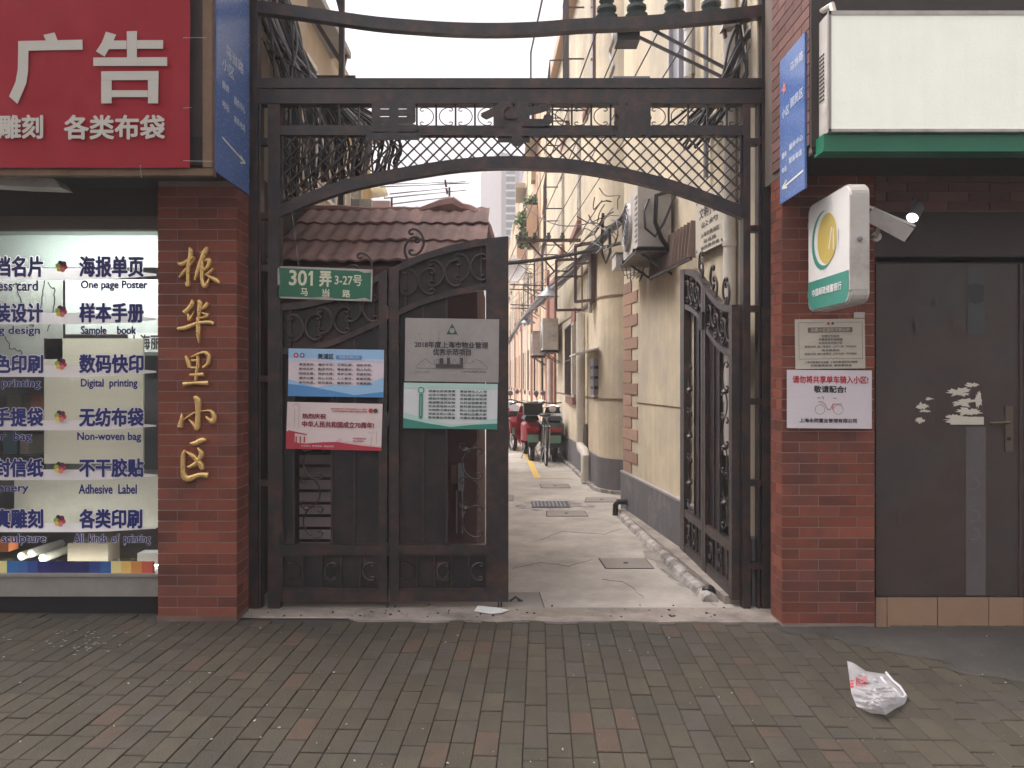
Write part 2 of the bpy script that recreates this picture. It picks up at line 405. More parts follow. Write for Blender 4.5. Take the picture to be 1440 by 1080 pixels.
# ------------------------------------------------------------------ LEFT SHOP
LX = -1.712
shop = thing('print_shop', (-4.5, 4.8, 0), 'dark shopfront with red banner and lettered window left of the gate', 'shop')
MB().box(-9, -4.6, 4.78, 7.5, 0, 7.5).build('side_wall', dark, shop); MB().box(-4.6, -3.45, 4.78, 4.84, 0, 2.9).build('front_wall', dark, shop)
MB().box(-3.45, -2.205, 4.78, 4.84, 2.475, 2.9).build('lintel', dark, shop); MB().box(-3.45, -2.205, 4.84, 4.96, 2.56, 2.9).build('lintel_back', dark, shop)
MB().box(-3.45, -2.205, 4.77, 4.779, 2.475, 2.56).build('lintel_strip', mat('lintel_strip', (.11, .085, .07), .7), shop)
MB().box(-9, LX, 4.25, 5.0, 2.90, 6.4).build('upper_wall', dark, shop)
MB().box(-9, LX-.06, 5.001, 6.4, 2.90, 6.4).build('rear_wall', tan, shop)
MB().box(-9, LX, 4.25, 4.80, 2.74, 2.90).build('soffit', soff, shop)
MB().box(LX-.5, LX-.02, 4.82, 6.4, 0, 2.9).build('party_wall', dark, shop)
MB().box(-3.45, -2.205, 4.79, 4.9, 0, .135).build('base', mat('base_black', (.018, .018, .02), .4), shop)
MB().box(-3.45, -2.205, 4.74, 4.9, .245-.13, .245).build('sill', alum, shop)
MB().box(-3.45, -2.205, 4.725, 4.9, .2451, .262).build('sill_lip', alum, shop)
# window interior
MB().box(-4.6, -2.205, 6.4, 6.45, .26, 2.6).build('shop_back_wall', mat('back_wall', (.30, .30, .28), .8), shop)
MB().box(-4.6, -2.205, 4.96, 6.4, 2.54, 2.56).build('shop_ceiling', shopwall, shop)
MB().box(-4.6, -4.57, 4.85, 6.4, 0, 2.6).build('shop_side', mat('shop_side', (.3, .3, .29), .8), shop)
MB().box(-2.235, -2.205, 4.82, 6.4, 0, 2.6).build('shop_side', mat('shop_side', (.3, .3, .29), .8), shop)
MB().box(-4.57, -2.235, 4.9, 6.4, .2, .24).build('shop_floor', dark, shop)
YG = 4.80   # glass plane
b = MB(); b.add([W(-60, 808, YG), W(222, 808, YG), W(222, 322, YG), W(-60, 322, YG)], [(0, 1, 2, 3)])
gm = bpy.data.materials.new('shop_glass'); gm.use_nodes = True; t = gm.node_tree; t.nodes.clear()
tr = t.nodes.new('ShaderNodeBsdfTransparent'); gl = t.nodes.new('ShaderNodeBsdfGlossy'); mx = t.nodes.new('ShaderNodeMixShader'); oo = t.nodes.new('ShaderNodeOutputMaterial')
tr.inputs[0].default_value = (.93, .95, .94, 1); gl.inputs['Roughness'].default_value = .02; mx.inputs[0].default_value = .07
t.links.new(tr.outputs[0], mx.inputs[1]); t.links.new(gl.outputs[0], mx.inputs[2]); t.links.new(mx.outputs[0], oo.inputs[0])
b.build('window_pane', gm, shop)
# shop tube lamp (lit) behind the top of the window
tl = mat('tube_light', (.9, 1, .95), emit=42.0, ecol=(.92, 1, .96), var=0, bump=0)
o = tag(MB().box(-3.40, -2.27, 4.86, 4.90, 2.505, 2.53).build('window_light', tl), 'lit tube lamp under the ceiling inside the shop window', 'lamp')
tag(MB().box(-3.40, -2.27, 4.93, 4.96, .263, .28).build('window_light', mat('low_fill_light', (.9, 1, .95), emit=9.0, ecol=(.92, 1, .96), var=0, bump=0)), 'unseen fill light added on the window floor behind the row of colour squares', 'lamp')  # unseen fill light, added to light the window display evenly from below
# white header display behind glass
def shopbox(name, px0, py0, px1, py1, Y, m, label, cat, th=.02):
    return tag(MB().pbox(px0, py0, px1, py1, Y, 0, th).build(name, m), label, cat)
shopbox('header_panel', -120, 323, 224, 376, 5.30, shopwall, 'pale green white header panel across the top of the shop window', 'panel')
shopbox('inner_screen', 92, 393, 226, 470, 5.30, mat('screen_grey', (.55, .57, .55), .6, var=.12, sc=2), 'pale grey screen behind the upper right of the shop window', 'panel')
shopbox('display_board', 62, 476, 201, 652, 5.0, concyl, 'tall cream panel standing upright in the middle of the shop window', 'panel')
shopbox('counter_front', 20, 668, 226, 742, 5.08, mat('counter', (.72, .67, .56), .7), 'wide beige counter front low behind the shop window', 'counter')
o = shopbox('paper_pack', 193, 778, 226, 794, 4.92, lettw, 'white paper pack lying in the right bottom corner of the shop window', 'box', .1)
o = shopbox('cardboard_box', 95, 764, 152, 797, 5.0, mat('card', (.17, .13, .09), .8), 'brown cardboard box at the bottom of the shop window', 'box', .15)
o = shopbox('orange_box', -30, 762, 12, 776, 4.93, mat('orange_card', (.55, .16, .05), .6), 'orange box edge at the left bottom of the shop window', 'box', .1)
mp = thing('map_poster', W(10, 500, 5.0), 'grey map with black coastline hanging behind the left of the window', 'map')
bd = pboard(mp, [(-60, 505), (88, 505), (-60, 392)], 5.0); bd.body('sheet', mapm, .004)
def coast(pts, sub=5, j=.02):
    out = []
    for i in range(len(pts)-1):
        for k in range(sub):
            t = k/sub; out.append((pts[i][0]+(pts[i+1][0]-pts[i][0])*t+R.uniform(-j, j)*.5, pts[i][1]+(pts[i+1][1]-pts[i][1])*t+R.uniform(-j, j)))
    return out+[pts[-1]]
bd.lines([coast([(.56, .95), (.60, .75), (.68, .45), (.72, .42), (.80, .70), (.83, .98)]), coast([(.86, .96), (.93, .85), (.92, .6), (.86, .35)]),
          coast([(.40, .85), (.5, .9), (.6, .95)]), coast([(.45, .3), (.5, .15), (.6, .1), (.66, .0)])], .006, ink, 'coastline')
shp = thing('rack', W(30, 560, 5.3), 'dark shelving rack behind the left of the shop window', 'shelf')
for yy in (545, 600, 640): MB().pbox(-60, yy, 60, yy+5, 5.25, 0, .3).build('shelf_board', black, shp)
MB().pbox(-60, 520, 62, 660, 5.6, 0, .02).build('back_panel', mat('rackback', (.035, .035, .04), .6), shp)
MB().pbox(202, 500, 226, 660, 5.5, 0, .02).build('side_panel', mat('rackback', (.035, .035, .04), .6), shp)
pl_ = thing('wall_notice', W(210, 480, 5.2), 'small white notice with dark characters behind the right of the window', 'sign')
bd = pboard(pl_, [(180, 495), (228, 495), (180, 468)], 5.2); bd.body('sheet', lettw, .004); bd.texts([('上海丽', .05, .15, .95, .9)], ink, .002)
decal = bpy.data.materials.new('decal_film'); decal.use_nodes = True; t = decal.node_tree; N = t.nodes; L = t.links; q_ = N['Principled BSDF']
q_.inputs['Base Color'].default_value = (.92, .86, .89, 1); tl2 = N.new('ShaderNodeBsdfTranslucent'); tl2.inputs[0].default_value = (.85, .78, .82, 1)
mm = N.new('ShaderNodeMixShader'); mm.inputs[0].default_value = .40; L.new(q_.outputs[0], mm.inputs[1]); L.new(tl2.outputs[0], mm.inputs[2]); L.new(mm.outputs[0], N['Material Output'].inputs[0])
# decals on the glass: swooshes, lettering, rosettes
dc = thing('window_lettering', W(110, 560, YG-.003), 'blue Chinese and English service list with white swooshes on shop glass', 'decal')
D = Board(W(0, 1000, YG-.002), W(1000, 1000, YG-.002)-W(0, 1000, YG-.002), W(0, 0, YG-.002)-W(0, 1000, YG-.002), dc)
def dx(v): return v/1000
def dy(v): return 1-v/1000
for y0, y1 in ((377, 395), (440, 457), (514, 531), (591, 606), (660, 676), (735, 749)):
    pts = []
    for k in range(9): t = k/8; pts.append((dx(-60+280*t), dy(y1-1 - (y1-y0)*.35*max(0, t-.7)/.3)))
    for k in range(9): t = 1-k/8; pts.append((dx(-60+280*t), dy(y0 + (y1-y0)*.45*(max(0, t-.55)/.45)**2)))
    D.poly(pts, decal, 'swoosh')
rows = [(361, 389, '海报单页', 'One page Poster', 115, 208, 395, 409, '档名片', 'business card', -38, 54),
        (427, 453, '样本手册', 'Sample    book', 115, 192, 459, 473, '装设计', 'packing design', -46, 57),
        (499, 524, '数码快印', 'Digital  printing', 115, 194, 533, 547, '色印刷', 'color  printing', -44, 57),
        (574, 599, '无纺布袋', 'Non-woven bag', 110, 199, 608, 622, '手提袋', 'paper  bag', -34, 45),
        (645, 670, '不干胶贴', 'Adhesive  Label', 112, 193, 681, 694, '封信纸', 'stationery', -34, 41),
        (716, 742, '各类印刷', 'All  kinds  of  printing', 105, 212, 751, 766, '真雕刻', 'portrait  sculpture', -58, 65)]
it, it2, itl = [], [], []
for y0, y1, c4, en, ex0, ex1, ey0, ey1, c3, en2, fx0, fx1 in rows:
    it += [(c4, dx(113), dy(y1), dx(202 if c4 != '各类印刷' else 200), dy(y0)), (c3, dx(-6), dy(y1), dx(61), dy(y0))]
    it2 += [(en, dx(ex0), dy(ey1), dx(ex1), dy(ey0)), (en2, dx(fx0), dy(ey1), dx(fx1), dy(ey0))]
D.texts(it, decal, .0085, 'lettering_outline', base=.006); D.texts(it2, decal, .0038, 'lettering_outline', base=.0065)
D.texts(it, inkb, .0045, 'lettering', base=.0076); D.texts(it2, inkb, .0020, 'lettering', base=.0079)
D.k = 14
pet = [redp, mat('petal_maroon', (.14, .02, .06)), mat('petal_dark', (.04, .01, .03)), mat('petal_green', (.30, .42, .05)), mat('petal_yellow', (.75, .55, .08)), mat('petal_pink', (.62, .22, .20))]
for yy in (375, 438, 512, 585, 657, 731):
    for k in range(6):
        a = rad(60*k-10); D.disc(dx(88+5*math.cos(a)), dy(yy-5*math.sin(a)), dx(3.6), pet[(k) % 6], n=10, name='rosette_petal')
    D.disc(dx(88), dy(yy), dx(2.2), redp, n=10, name='rosette_centre')
bl = [(.78, .70, .30)]+[(.03, .16, .42), (.04, .13, .38), (.03, .07, .28), (.02, .025, .16), (.015, .015, .12), (.015, .015, .10), (.015, .02, .12), (.03, .06, .24), (.03, .12, .36)]+[(.80, .68, .30), (.78, .52, .15), (.66, .28, .07), (.60, .12, .07), (.42, .05, .06)]
xs = [0, 15, 30, 44, 58, 75, 90, 105, 130, 146, 161, 175, 189, 204, 219, 222]
for i in range(15):
    D.rect(dx(xs[i]-(60 if i == 0 else 0)), dy(806), dx(xs[i+1]), dy(787), mat('stripe_%d' % i, bl[i], .5, var=.05, bump=0), 'colour_square')
# banner
bn = thing('red_banner', (-2.7, 4.2, 2.7), 'red cloth advertising banner with large white characters above the shop window', 'banner')
nx, nz = 90, 60; vs = []; x0, x1, z0, z1 = -4.2, W(267, 0, 4.2).x, W(0, 236, 4.2).z, 4.3
for j in range(nz+1):
    for i in range(nx+1):
        x = x0+(x1-x0)*i/nx; z = z0+(z1-z0)*j/nz
        vs.append((x, 4.2+.0045*noise.noise(Vector((x*2.5, 0, z*5+x*4)))+.0035*noise.noise(Vector((x*9, 0, z*4+x*5))), z))
m_ = nx+1
MB().add(vs, [(j*m_+i, j*m_+i+1, (j+1)*m_+i+1, (j+1)*m_+i) for j in range(nz) for i in range(nx)]).build('cloth', redb, bn, True)
B = Board(W(0, 1000, 4.195), W(1000, 1000, 4.195)-W(0, 1000, 4.195), W(0, 0, 4.195)-W(0, 1000, 4.195), bn)
def c1(l): return [(dx(x/4), dy(y/4)) for x, y in l]
for pl in ([(245, 197), (308, 183), (326, 228), (262, 236)], [(104, 232), (465, 224), (467, 280), (104, 287)], [(104, 287), (162, 286), (160, 400), (150, 470), (100, 586), (53, 543), (90, 460), (102, 390)],
           [(598, 180), (655, 196), (640, 232), (590, 320), (542, 290), (575, 240)], [(715, 178), (773, 176), (772, 326), (717, 326)], [(640, 230), (714, 230), (714, 278), (614, 278)], [(774, 228), (920, 228), (920, 276), (774, 276)],
           [(528, 326), (943, 324), (943, 373), (528, 373)], [(573, 404), (895, 402), (895, 452), (573, 454)], [(573, 455), (632, 455), (632, 584), (573, 584)], [(836, 453), (895, 453), (893, 584), (836, 584)], [(633, 511), (835, 511), (835, 549), (633, 549)]):
    B.poly(c1(pl), bantext, 'lettering')
B.texts([('雕刻', dx(0), dy(195), dx(61), dy(163)), ('各类布袋', dx(92), dy(196), dx(232), dy(163))], bantext, .0042)
for px, py in ((257, 53), (257, 99), (257, 152), (257, 226), (197, 231), (9, 229)):
    B.disc(dx(px), dy(py), dx(1.5), black, n=8, name='grommet')
for (a, b_) in (((257, 53), (290, 53)), ((257, 152), (270, 151)), ((257, 226), (300, 227)), ((197, 232), (199, 250))):
    MB().tube([W(*a, 4.182), W(*b_, 4.178)], .0012, 4).build('tie_string', dirtyw, bn)
fr = thing('banner_frame', (-2.7, 4.22, 2.6), 'weathered wooden batten frame behind the red banner', 'frame')
MB().box(-4.5, W(300, 0, 4.22).x, 4.215, 4.26, W(0, 247, 4.22).z, W(0, 237, 4.22).z).build('batten', wood, fr)
MB().box(W(286, 0, 4.22).x, W(299, 0, 4.22).x, 4.21, 4.25, W(0, 236, 4.22).z, 4.4).build('batten', wood, fr)
tag(MB().prism([W(-60, 249, 4.4), W(0, 249, 4.4), W(75, 251, 4.4), W(86, 264, 4.4), W(30, 262, 4.4), W(-60, 257, 4.4)], (0, .12, 0)).build('soffit_lamp', dirtyw), 'unlit white lamp under the soffit at top left', 'lamp')
# brick pillars
def pillar(name, x0, x1, yf, yb, zt, p, jA, jB, label, side):
    t = thing(name, ((x0+x1)/2, yf, 0), label, 'pillar'); n = int(zt/p)
    MB().box(x0+.003, x1-.003, yf+.0025, yb, -.03, zt).build('mortar_core', mortar, t)
    for i in range(n):
        z = .02+p*(i+.5); js = [x0]+(jA if i % 2 else jB)+[x1]
        for k in range(len(js)-1):
            a, b_ = js[k]+(.0025 if k else 0), js[k+1]-(.0025 if k < len(js)-2 else 0)
            piece('brick', brick, t, ((a+b_)/2, yf+.006+R.uniform(-.001, .001), z), b_-a, .012, p-.006)
        xs_ = x1 if side > 0 else x0; ys = [yf+.0125, yf+.11+(.06 if i % 2 else 0), yb]
        for k in range(2):
            piece('brick', brick, t, (xs_-side*.0045, (ys[k]+ys[k+1])/2, z), .010, ys[k+1]-ys[k]-.005, p-.006)
    return t
def fx(px, Y): return (px-CX)/F*Y
p1 = pillar('brick_pillar', fx(222, 4.6), LX, 4.6, 4.81, 2.74, .0672, [fx(249, 4.6), fx(306, 4.6)], [fx(277, 4.6)], 'red brick pillar with gold characters left of the gate', 1)
MB().box(fx(221, 4.6), LX+.003, 4.595, 4.8, -.03, .035).build('foot', mat('foot', (.14, .08, .06), .8, c2=(.25, .19, .15), c2t=.58), p1)
RX = fx(1100, 4.5); RX2 = fx(1230, 4.5)
p2 = pillar('brick_pillar', RX, RX2, 4.5, 4.70, 2.74, .065, [fx(1151, 4.5), fx(1205, 4.5)], [fx(1124, 4.5), fx(1180, 4.5)], 'red brick pillar carrying two notices right of the gate', -1)
# gold characters, brush strokes
chars = [('振', [[(118,200,10),(150,215,26),(200,190,24),(240,160,22),(262,160,4)], [(215,75,10),(228,110,24),(222,160,24),(208,230,20),(205,330,18),(205,392,20),(182,362,6)], [(135,325,12),(170,280,18),(215,230,14),(262,168,3)],
  [(365,75,14),(345,110,30),(320,170,26),(285,270,22),(262,345,12)], [(300,122,6),(330,112,14),(360,85,16)], [(340,190,10),(375,178,24),(378,215,22),(345,260,14),(335,240,12)], [(325,190,14),(322,260,20),(320,340,20),(342,398,24),(368,360,14),(378,320,3)],
  [(415,250,16),(390,275,16),(350,305,14)], [(350,300,8),(400,325,20),(440,350,26),(465,372,14)]]),
 ('华', [[(235,505,8),(240,540,26),(205,585,24),(172,612,26)], [(185,625,4),(208,628,12),(215,670,20),(235,640,10),(255,600,3)], [(290,512,18),(305,540,26),(298,600,24),(295,650,10)], [(370,530,18),(350,560,24),(310,592,6)], [(300,655,10),(340,650,14),(375,632,20)], [(315,610,6),(345,622,16),(375,632,18)],
  [(120,745,20),(190,735,26),(280,700,20),(380,690,22),(418,705,20)], [(285,648,14),(290,720,26),(290,800,20),(292,862,4)]]),
 ('里', [[(185,965,10),(205,1010,22),(218,1060,20)], [(230,975,8),(290,950,14),(345,938,20),(376,970,22),(368,1030,20),(330,1062,16)], [(235,1005,14),(300,1000,18)], [(285,965,14),(285,1040,18),(275,1110,18),(268,1180,16)], [(225,1062,14),(300,1062,14)], [(222,1122,16),(335,1118,22)], [(167,1200,26),(260,1188,18),(372,1190,28)]]),
 ('小', [[(255,1302,18),(285,1332,36),(288,1432,28),(285,1512,30),(278,1565,24),(245,1517,16),(210,1487,5)], [(155,1437,6),(150,1492,20),(140,1550,30)], [(165,1492,6),(210,1462,12),(270,1427,8),(340,1417,8),(390,1417,16),(420,1462,26),(408,1505,30),(372,1482,18),(352,1462,8)]]),
 ('区', [[(225,1682,12),(270,1682,30),(320,1657,30),(355,1657,14)], [(285,1717,6),(315,1767,28),(290,1822,22),(250,1862,24),(205,1877,14)], [(185,1747,6),(240,1782,24),(275,1817,26),(310,1862,32),(325,1897,16)], [(180,1737,10),(165,1782,22),(165,1892,26),(175,1952,36),(215,1972,36),(300,1942,26),(370,1947,34)]])]
def catmull(pts, sub=5):
    P_ = [pts[0]]+pts+[pts[-1]]; out = []
    for i in range(1, len(P_)-2):
        for k in range(sub):
            t = k/sub; out.append(tuple(.5*((2*P_[i][j])+(-P_[i-1][j]+P_[i+1][j])*t+(2*P_[i-1][j]-5*P_[i][j]+4*P_[i+1][j]-P_[i+2][j])*t*t+(-P_[i-1][j]+3*P_[i][j]-3*P_[i+1][j]+P_[i+2][j])*t**3) for j in range(len(pts[0]))))
    return out+[pts[-1]]
ords = ['topmost', 'second', 'third', 'fourth', 'lowest']
for ci, (ch, strokes) in enumerate(chars):
    b = MB()
    for st in strokes:
        q = catmull([tuple(map(float, p)) for p in st]); n_ = len(q); vs = []; fs = []; ns = 7
        q = [(q[0][0], q[0][1], .5)]+q+[(q[-1][0], q[-1][1], .5)]; n_ = len(q)
        for i, (x, y, w_) in enumerate(q):
            a = q[max(i-1, 0)]; c = q[min(i+1, n_-1)]; tx, ty = c[0]-a[0], c[1]-a[1]; l = math.hypot(tx, ty) or 1; nx_, ny_ = -ty/l, tx/l
            w_ = max(w_, 1)*.76
            for k in range(ns):
                a_ = math.pi*k/(ns-1); o_ = math.cos(a_)*w_; hgt = .006+math.sin(a_)**.8*.013*min(1, w_/12) if 0 < k < ns-1 else 0
                P = W(230+(x+nx_*o_)/5.836, 335+(y+ny_*o_)/5.836, 4.594); vs.append((P.x, 4.597-hgt-.004*(0 < k < ns-1), P.z))
        for i in range(n_-1):
            for k in range(ns-1): fs.append((i*ns+k, i*ns+k+1, (i+1)*ns+k+1, (i+1)*ns+k))
        b.add(vs, fs)
    b.sm = True
    tag(b.build('gold_character', gold), '%s raised gold character %s on the left brick pillar' % (ords[ci], ch), 'character', 'gold characters on the pillar')
# blue side sign left
def sidesign(X, ya, yb, z0, z1, face, label, lines, arrow):
    t = thing('blue_sign', (X, ya, z0), label, 'sign')
    if face > 0: bd = Board((X, ya, z0), (0, yb-ya, 0), (0, 0, z1-z0), t)
    else: bd = Board((X, yb, z0), (0, ya-yb, 0), (0, 0, z1-z0), t)
    bd.body('panel', bluep, .012)
    bd.texts([(sx, a, c, b_, d) for sx, a, c, b_, d in lines], mat('sign_lettering', (.55, .62, .75), .5, var=0, bump=0), .0015)
    bd.lines(arrow, .012, lettw, 'arrow'); return bd
bd = sidesign(LX+.014, 4.25, 4.78, 2.70, 4.1, 1, 'blue direction sign with white arrow on the side above the left pillar',
  [('马当路', .25, .52, .8, .57), ('小区', .15, .45, .5, .50), ('服务', .15, .37, .35, .40), ('服务中心', .5, .35, .85, .385), ('地址', .15, .29, .35, .32), ('联系电话', .5, .27, .85, .30)], [[(.15, .16), (.85, .13)], [(.7, .145), (.85, .13), (.7, .115)]])
bd.poly([(.3+.12*math.cos(a)*(1 if k % 2 else .45), .82+.035*math.sin(a)*(1 if k % 2 else .45)) for k, a in enumerate([math.pi*j/5 for j in range(10)])], mat('emblem_pink', (.55, .2, .2)), 'emblem')
bd = sidesign(RX-.014, 4.12, 4.5, 2.57, 3.44, -1, 'blue direction sign with white arrow on the side above the right pillar',
  [('马当路', .45, .84, .95, .90), ('小区', .1, .58, .4, .64), ('居民区', .45, .6, .95, .66), ('服务', .1, .3, .3, .34), ('服务中心', .4, .32, .95, .36), ('电话', .1, .2, .3, .24), ('联系电话', .4, .23, .9, .27)], [[(.1, .1), (.95, .12)], [(.3, .135), (.1, .10), (.32, .085)]])
bd.poly([(.2+.12*math.cos(a)*(1 if k % 2 else .45), .78+.055*math.sin(a)*(1 if k % 2 else .45)) for k, a in enumerate([math.pi*j/5 for j in range(10)])], mat('emblem_pink', (.55, .2, .2)), 'emblem')

# ------------------------------------------------------------------ RIGHT SHOP
rs = thing('corner_shop', (4.5, 4.6, 0), 'dark brick shopfront with blank light box and grey door right of the gate', 'shop')
MB().box(RX+.01, 9, 4.08, 6.2, 2.76, 6.6).build('upper_wall', dkmortar, rs)
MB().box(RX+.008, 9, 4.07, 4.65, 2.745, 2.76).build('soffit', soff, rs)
MB().box(RX2, 9, 4.512, 4.7, 2.53, 2.76).build('lintel_core', dkmortar, rs)
MB().box(RX2, 9, 4.53, 4.72, 2.22, 2.53).build('door_header', mat('door_header', (.045, .028, .026), .6), rs)
MB().box(fx(1436, 4.55), 9, 4.53, 4.8, -.05, 2.22).build('wall', dark, rs)
MB().box(RX+.06, 9, 4.70, 6.0, 0, 2.76).build('inner_wall', dark, rs)
for i in range(4):
    z = 2.535+.056*(i+.5); x = RX2-.05-(.125 if i % 2 else 0)
    while x < 3.6:
        a = max(x, RX2+.002); piece('brick', dkbrick, rs, ((a+x+.25)/2, 4.508+R.uniform(-.001, .001), z), x+.25-a-.005, .012, .051); x += .25
for i in range(20):                 # brick side of the projecting upper wall and its front
    z = 2.80+.065*(i+.5); o_ = .12 if i % 2 else 0
    ys = [4.085]+[y for y in (4.20+o_, 4.45+o_) if y < 4.66]+[4.68]
    for k in range(len(ys)-1): piece('brick', dkbrick, rs, (RX+.004, (ys[k]+ys[k+1])/2, z), .010, ys[k+1]-ys[k]-.005, .059)
MB().box(RX-.0005, 9, 4.062, 4.078, 2.78, 6.0).build('upper_facing', mat('upper_facing', (.045, .038, .034), .8), rs)
# light box
lb = thing('light_box', (2.4, 3.95, 2.8), 'long blank cream light box sign above the right door', 'sign')
xl = fx(1166, 3.93)
MB().box(xl, 4.4, 3.945, 4.06, fx(0, 1)*0+2.825, 3.46).build('casing', dirtyw, lb)
MB().box(xl+.012, 4.4, 3.935, 3.944, CH+(535-181)/F*3.93, CH+(535-21)/F*3.93).build('face_panel', lightbox, lb)
for z0, z1 in ((2.822, CH+(535-181)/F*3.93-.001), (CH+(535-21)/F*3.93+.001, 3.465)): MB().box(xl-.002, 4.4, 3.928, 3.946, z0, z1).build('trim', dirtyw, lb)
MB().box(xl-.003, xl+.011, 3.928, 3.946, 2.8225, 3.4645).build('trim', alum, lb)
MB().box(xl+.3, 4.3, 4.0, 4.055, 2.78, 2.821).build('back_rail', dirtyw, lb)
b = MB()
for j in range(12):
    for c_ in range(3): b.bar((xl-.0025, 3.99+.022*c_, 3.02+.022*j), (xl-.0025, 4.004+.022*c_, 3.02+.022*j), .008, .003)
b.build('vent_slots', black, lb)
b = MB(); b.tube([(RX+.02, 4.2, 3.42), (1.70, 4.08, 3.53), (1.73, 4.0, 3.53), (1.735, 3.98, 3.45)], .018, 8); tag(b.build('conduit', pipew), 'grey conduit bent over the left corner of the light box', 'pipe')
gf = thing('green_canopy_edge', (2.4, 3.96, 2.7), 'green fascia strip running under the long light box', 'fascia')
MB().box(fx(1158, 3.96), 4.4, 3.955, 4.06, 2.738, 2.820).build('strip', greenf, gf)
MB().box(fx(1156, 3.96), 4.4, 3.945, 4.06, 2.722, 2.7375).build('strip_lip', greenf, gf)
# projecting bank light box
pb = thing('projecting_sign', (1.82, 4.4, 1.9), 'rounded white and green projecting light sign with yellow oval on right pillar', 'sign')
def rrect(w_, h, r, n=5):
    out = []
    for cx_, cy_, a0 in ((w_-r, h-r, 0), (r, h-r, 90), (r, r, 180), (w_-r, r, 270)):
        for k in range(n+1): a = rad(a0+90*k/n); out.append((cx_+r*math.cos(a), cy_+r*math.sin(a)))
    return out
Xl, Yn, Yf, Z0, Z1 = 1.768, 3.87, 4.42, 1.905, 2.54
rr_ = rrect(Yf-Yn, Z1-Z0, .06)
MB().prism([Vector((Xl+.01, Yf-a, Z0+b_)) for a, b_ in rr_], (.085, 0, 0)).build('casing', dirtyw, pb)
rr2 = rrect(Yf-Yn-.02, Z1-Z0-.02, .05)
MB().prism([Vector((Xl, Yf-.01-a, Z0+.01+b_)) for a, b_ in rr2], (.0098, 0, 0)).build('face_panel', white, pb)
MB().prism([Vector((Xl+.0952, Yf-.01-a, Z0+.01+b_)) for a, b_ in rr2], (.012, 0, 0)).build('face_panel', white, pb)
bd = Board((Xl, Yf-.01, Z0+.01), (0, -(Yf-Yn-.02), 0), (0, 0, Z1-Z0-.02), pb)
bd.poly([(.0, .10), (.03, .04), (.09, .0), (.91, 0), (.97, .04), (1, .1), (1, .27), (0, .27)], greend, 'green_band')
bd.disc(.40, .62, .30, greend, .27); bd.disc(.46, .63, .29, white, .25); bd.disc(.50, .62, .24, goldy, .23); 
bd.lines([[(.55, .52), (.62, .70)], [(.66, .5), (.66, .68)], [(.76, .5), (.76, .68)]], .01, lettw, 'painted_glare')  # white lines paint the reflections on the torn plastic face
bd.texts([('中国邮政储蓄银行', .12, .12, .85, .19)], lettw, .001)
bd.k = 0
MB().prism([Vector((Xl+.0, Yn-.002, Z0+.07)), Vector((Xl+.10, Yn-.002, Z0+.07)), Vector((Xl+.10, Yn-.002, Z1-.07)), Vector((Xl+.0, Yn-.002, Z1-.07))], (0, .012, 0)).build('edge_band', dirtyw, pb)
MB().lathe((Xl+.05, Yn-.012, 2.24), [(.001, -.006), (.012, -.004), (.014, .006), (.001, .008)], 10, 'y').build('lock', greym, pb)
for z in (2.0, 2.42): MB().box(Xl+.03, Xl+.07, 4.42, 4.5, z, z+.04).build('bracket', greym, pb)
# CCTV camera
cc = thing('security_camera', (2.1, 4.45, 2.35), 'white box security camera on a wall bracket beside the projecting sign', 'camera')
a, b_ = W(1222, 300, 4.25), W(1278, 330, 4.2)
MB().bar(a, b_, .085, .08, (0, -.3, 1)).build('housing', dirtyw, cc)
MB().bar(a+Vector((-.01, -.0, .045)), b_+Vector((.03, 0, .052)), .012, .10, (0, -.3, 1)).build('sun_shield', white, cc)
MB().bar(b_+Vector((-.002, 0, 0)), b_+Vector((.006, 0, -.003)), .07, .066, (0, -.3, 1)).build('lens', ink, cc)
MB().tube([W(1235, 322, 4.25), W(1232, 333, 4.3), W(1228, 333, 4.5)], .012, 8).build('arm', dirtyw, cc)
MB().lathe(W(1232, 333, 4.49), [(.03, -.01), (.03, .01)], 10, 'y').build('base', dirtyw, cc)
sp = thing('spot_lamp', W(1290, 290, 4.5), 'small lit spot lamp hanging above the grey door', 'lamp')
a, b_ = W(1293, 288, 4.38), W(1283, 306, 4.33)
MB().tube([a, a.lerp(b_, .2), b_], [.02, .034, .036], 12).build('head', greym, sp)
dd = (b_-a).normalized()
MB().tube([b_+dd*.001, b_+dd*.003], .030, 12).build('lens', mat('led', (1, 1, 1), emit=6, var=0, bump=0), sp)
MB().tube([W(1286, 279, 4.5), W(1286, 284, 4.38), a], .008, 6).build('arm', greym, sp)
# door
bronze = mat('dull_bronze', (.16, .13, .10), .35, metal=.7)
dr = thing('metal_door', (2.65, 4.55, .15), 'dark grey metal door with torn paper scraps and a steel handle', 'door')
MB().pbox(1232, 370, 1433, 838, 4.54, 0, .05).build('leaf', doorm, dr)
MB().pbox(1231, 361, 1441, 369, 4.53, 0, .05).build('frame', mat('door_frame', (.03, .024, .024), .6), dr)
MB().pbox(1434, 369, 1441, 838, 4.53, 0, .05).build('frame', mat('door_frame2', (.06, .04, .035), .6), dr)
MB().pbox(1231, 838.5, 1441, 842, 4.525, 0, .05).build('threshold', black, dr)
DB = Board(W(0, 1000, 4.539), W(1000, 1000, 4.539)-W(0, 1000, 4.539), W(0, 0, 4.539)-W(0, 1000, 4.539), dr)
DB.rect(dx(1358), dy(837), dx(1386), dy(600), tape, 'tape_strip')
DB.rect(dx(1360), dy(470), dx(1384), dy(375), mat('tape_dark', (.055, .06, .058), .35), 'tape_strip')
DB.poly([(dx(x), dy(y)) for x, y in ((1361, 402), (1372, 398), (1384, 402), (1383, 424), (1372, 428), (1362, 424))], mat('glue_mark', (.03, .03, .03), .5), 'glue_mark')
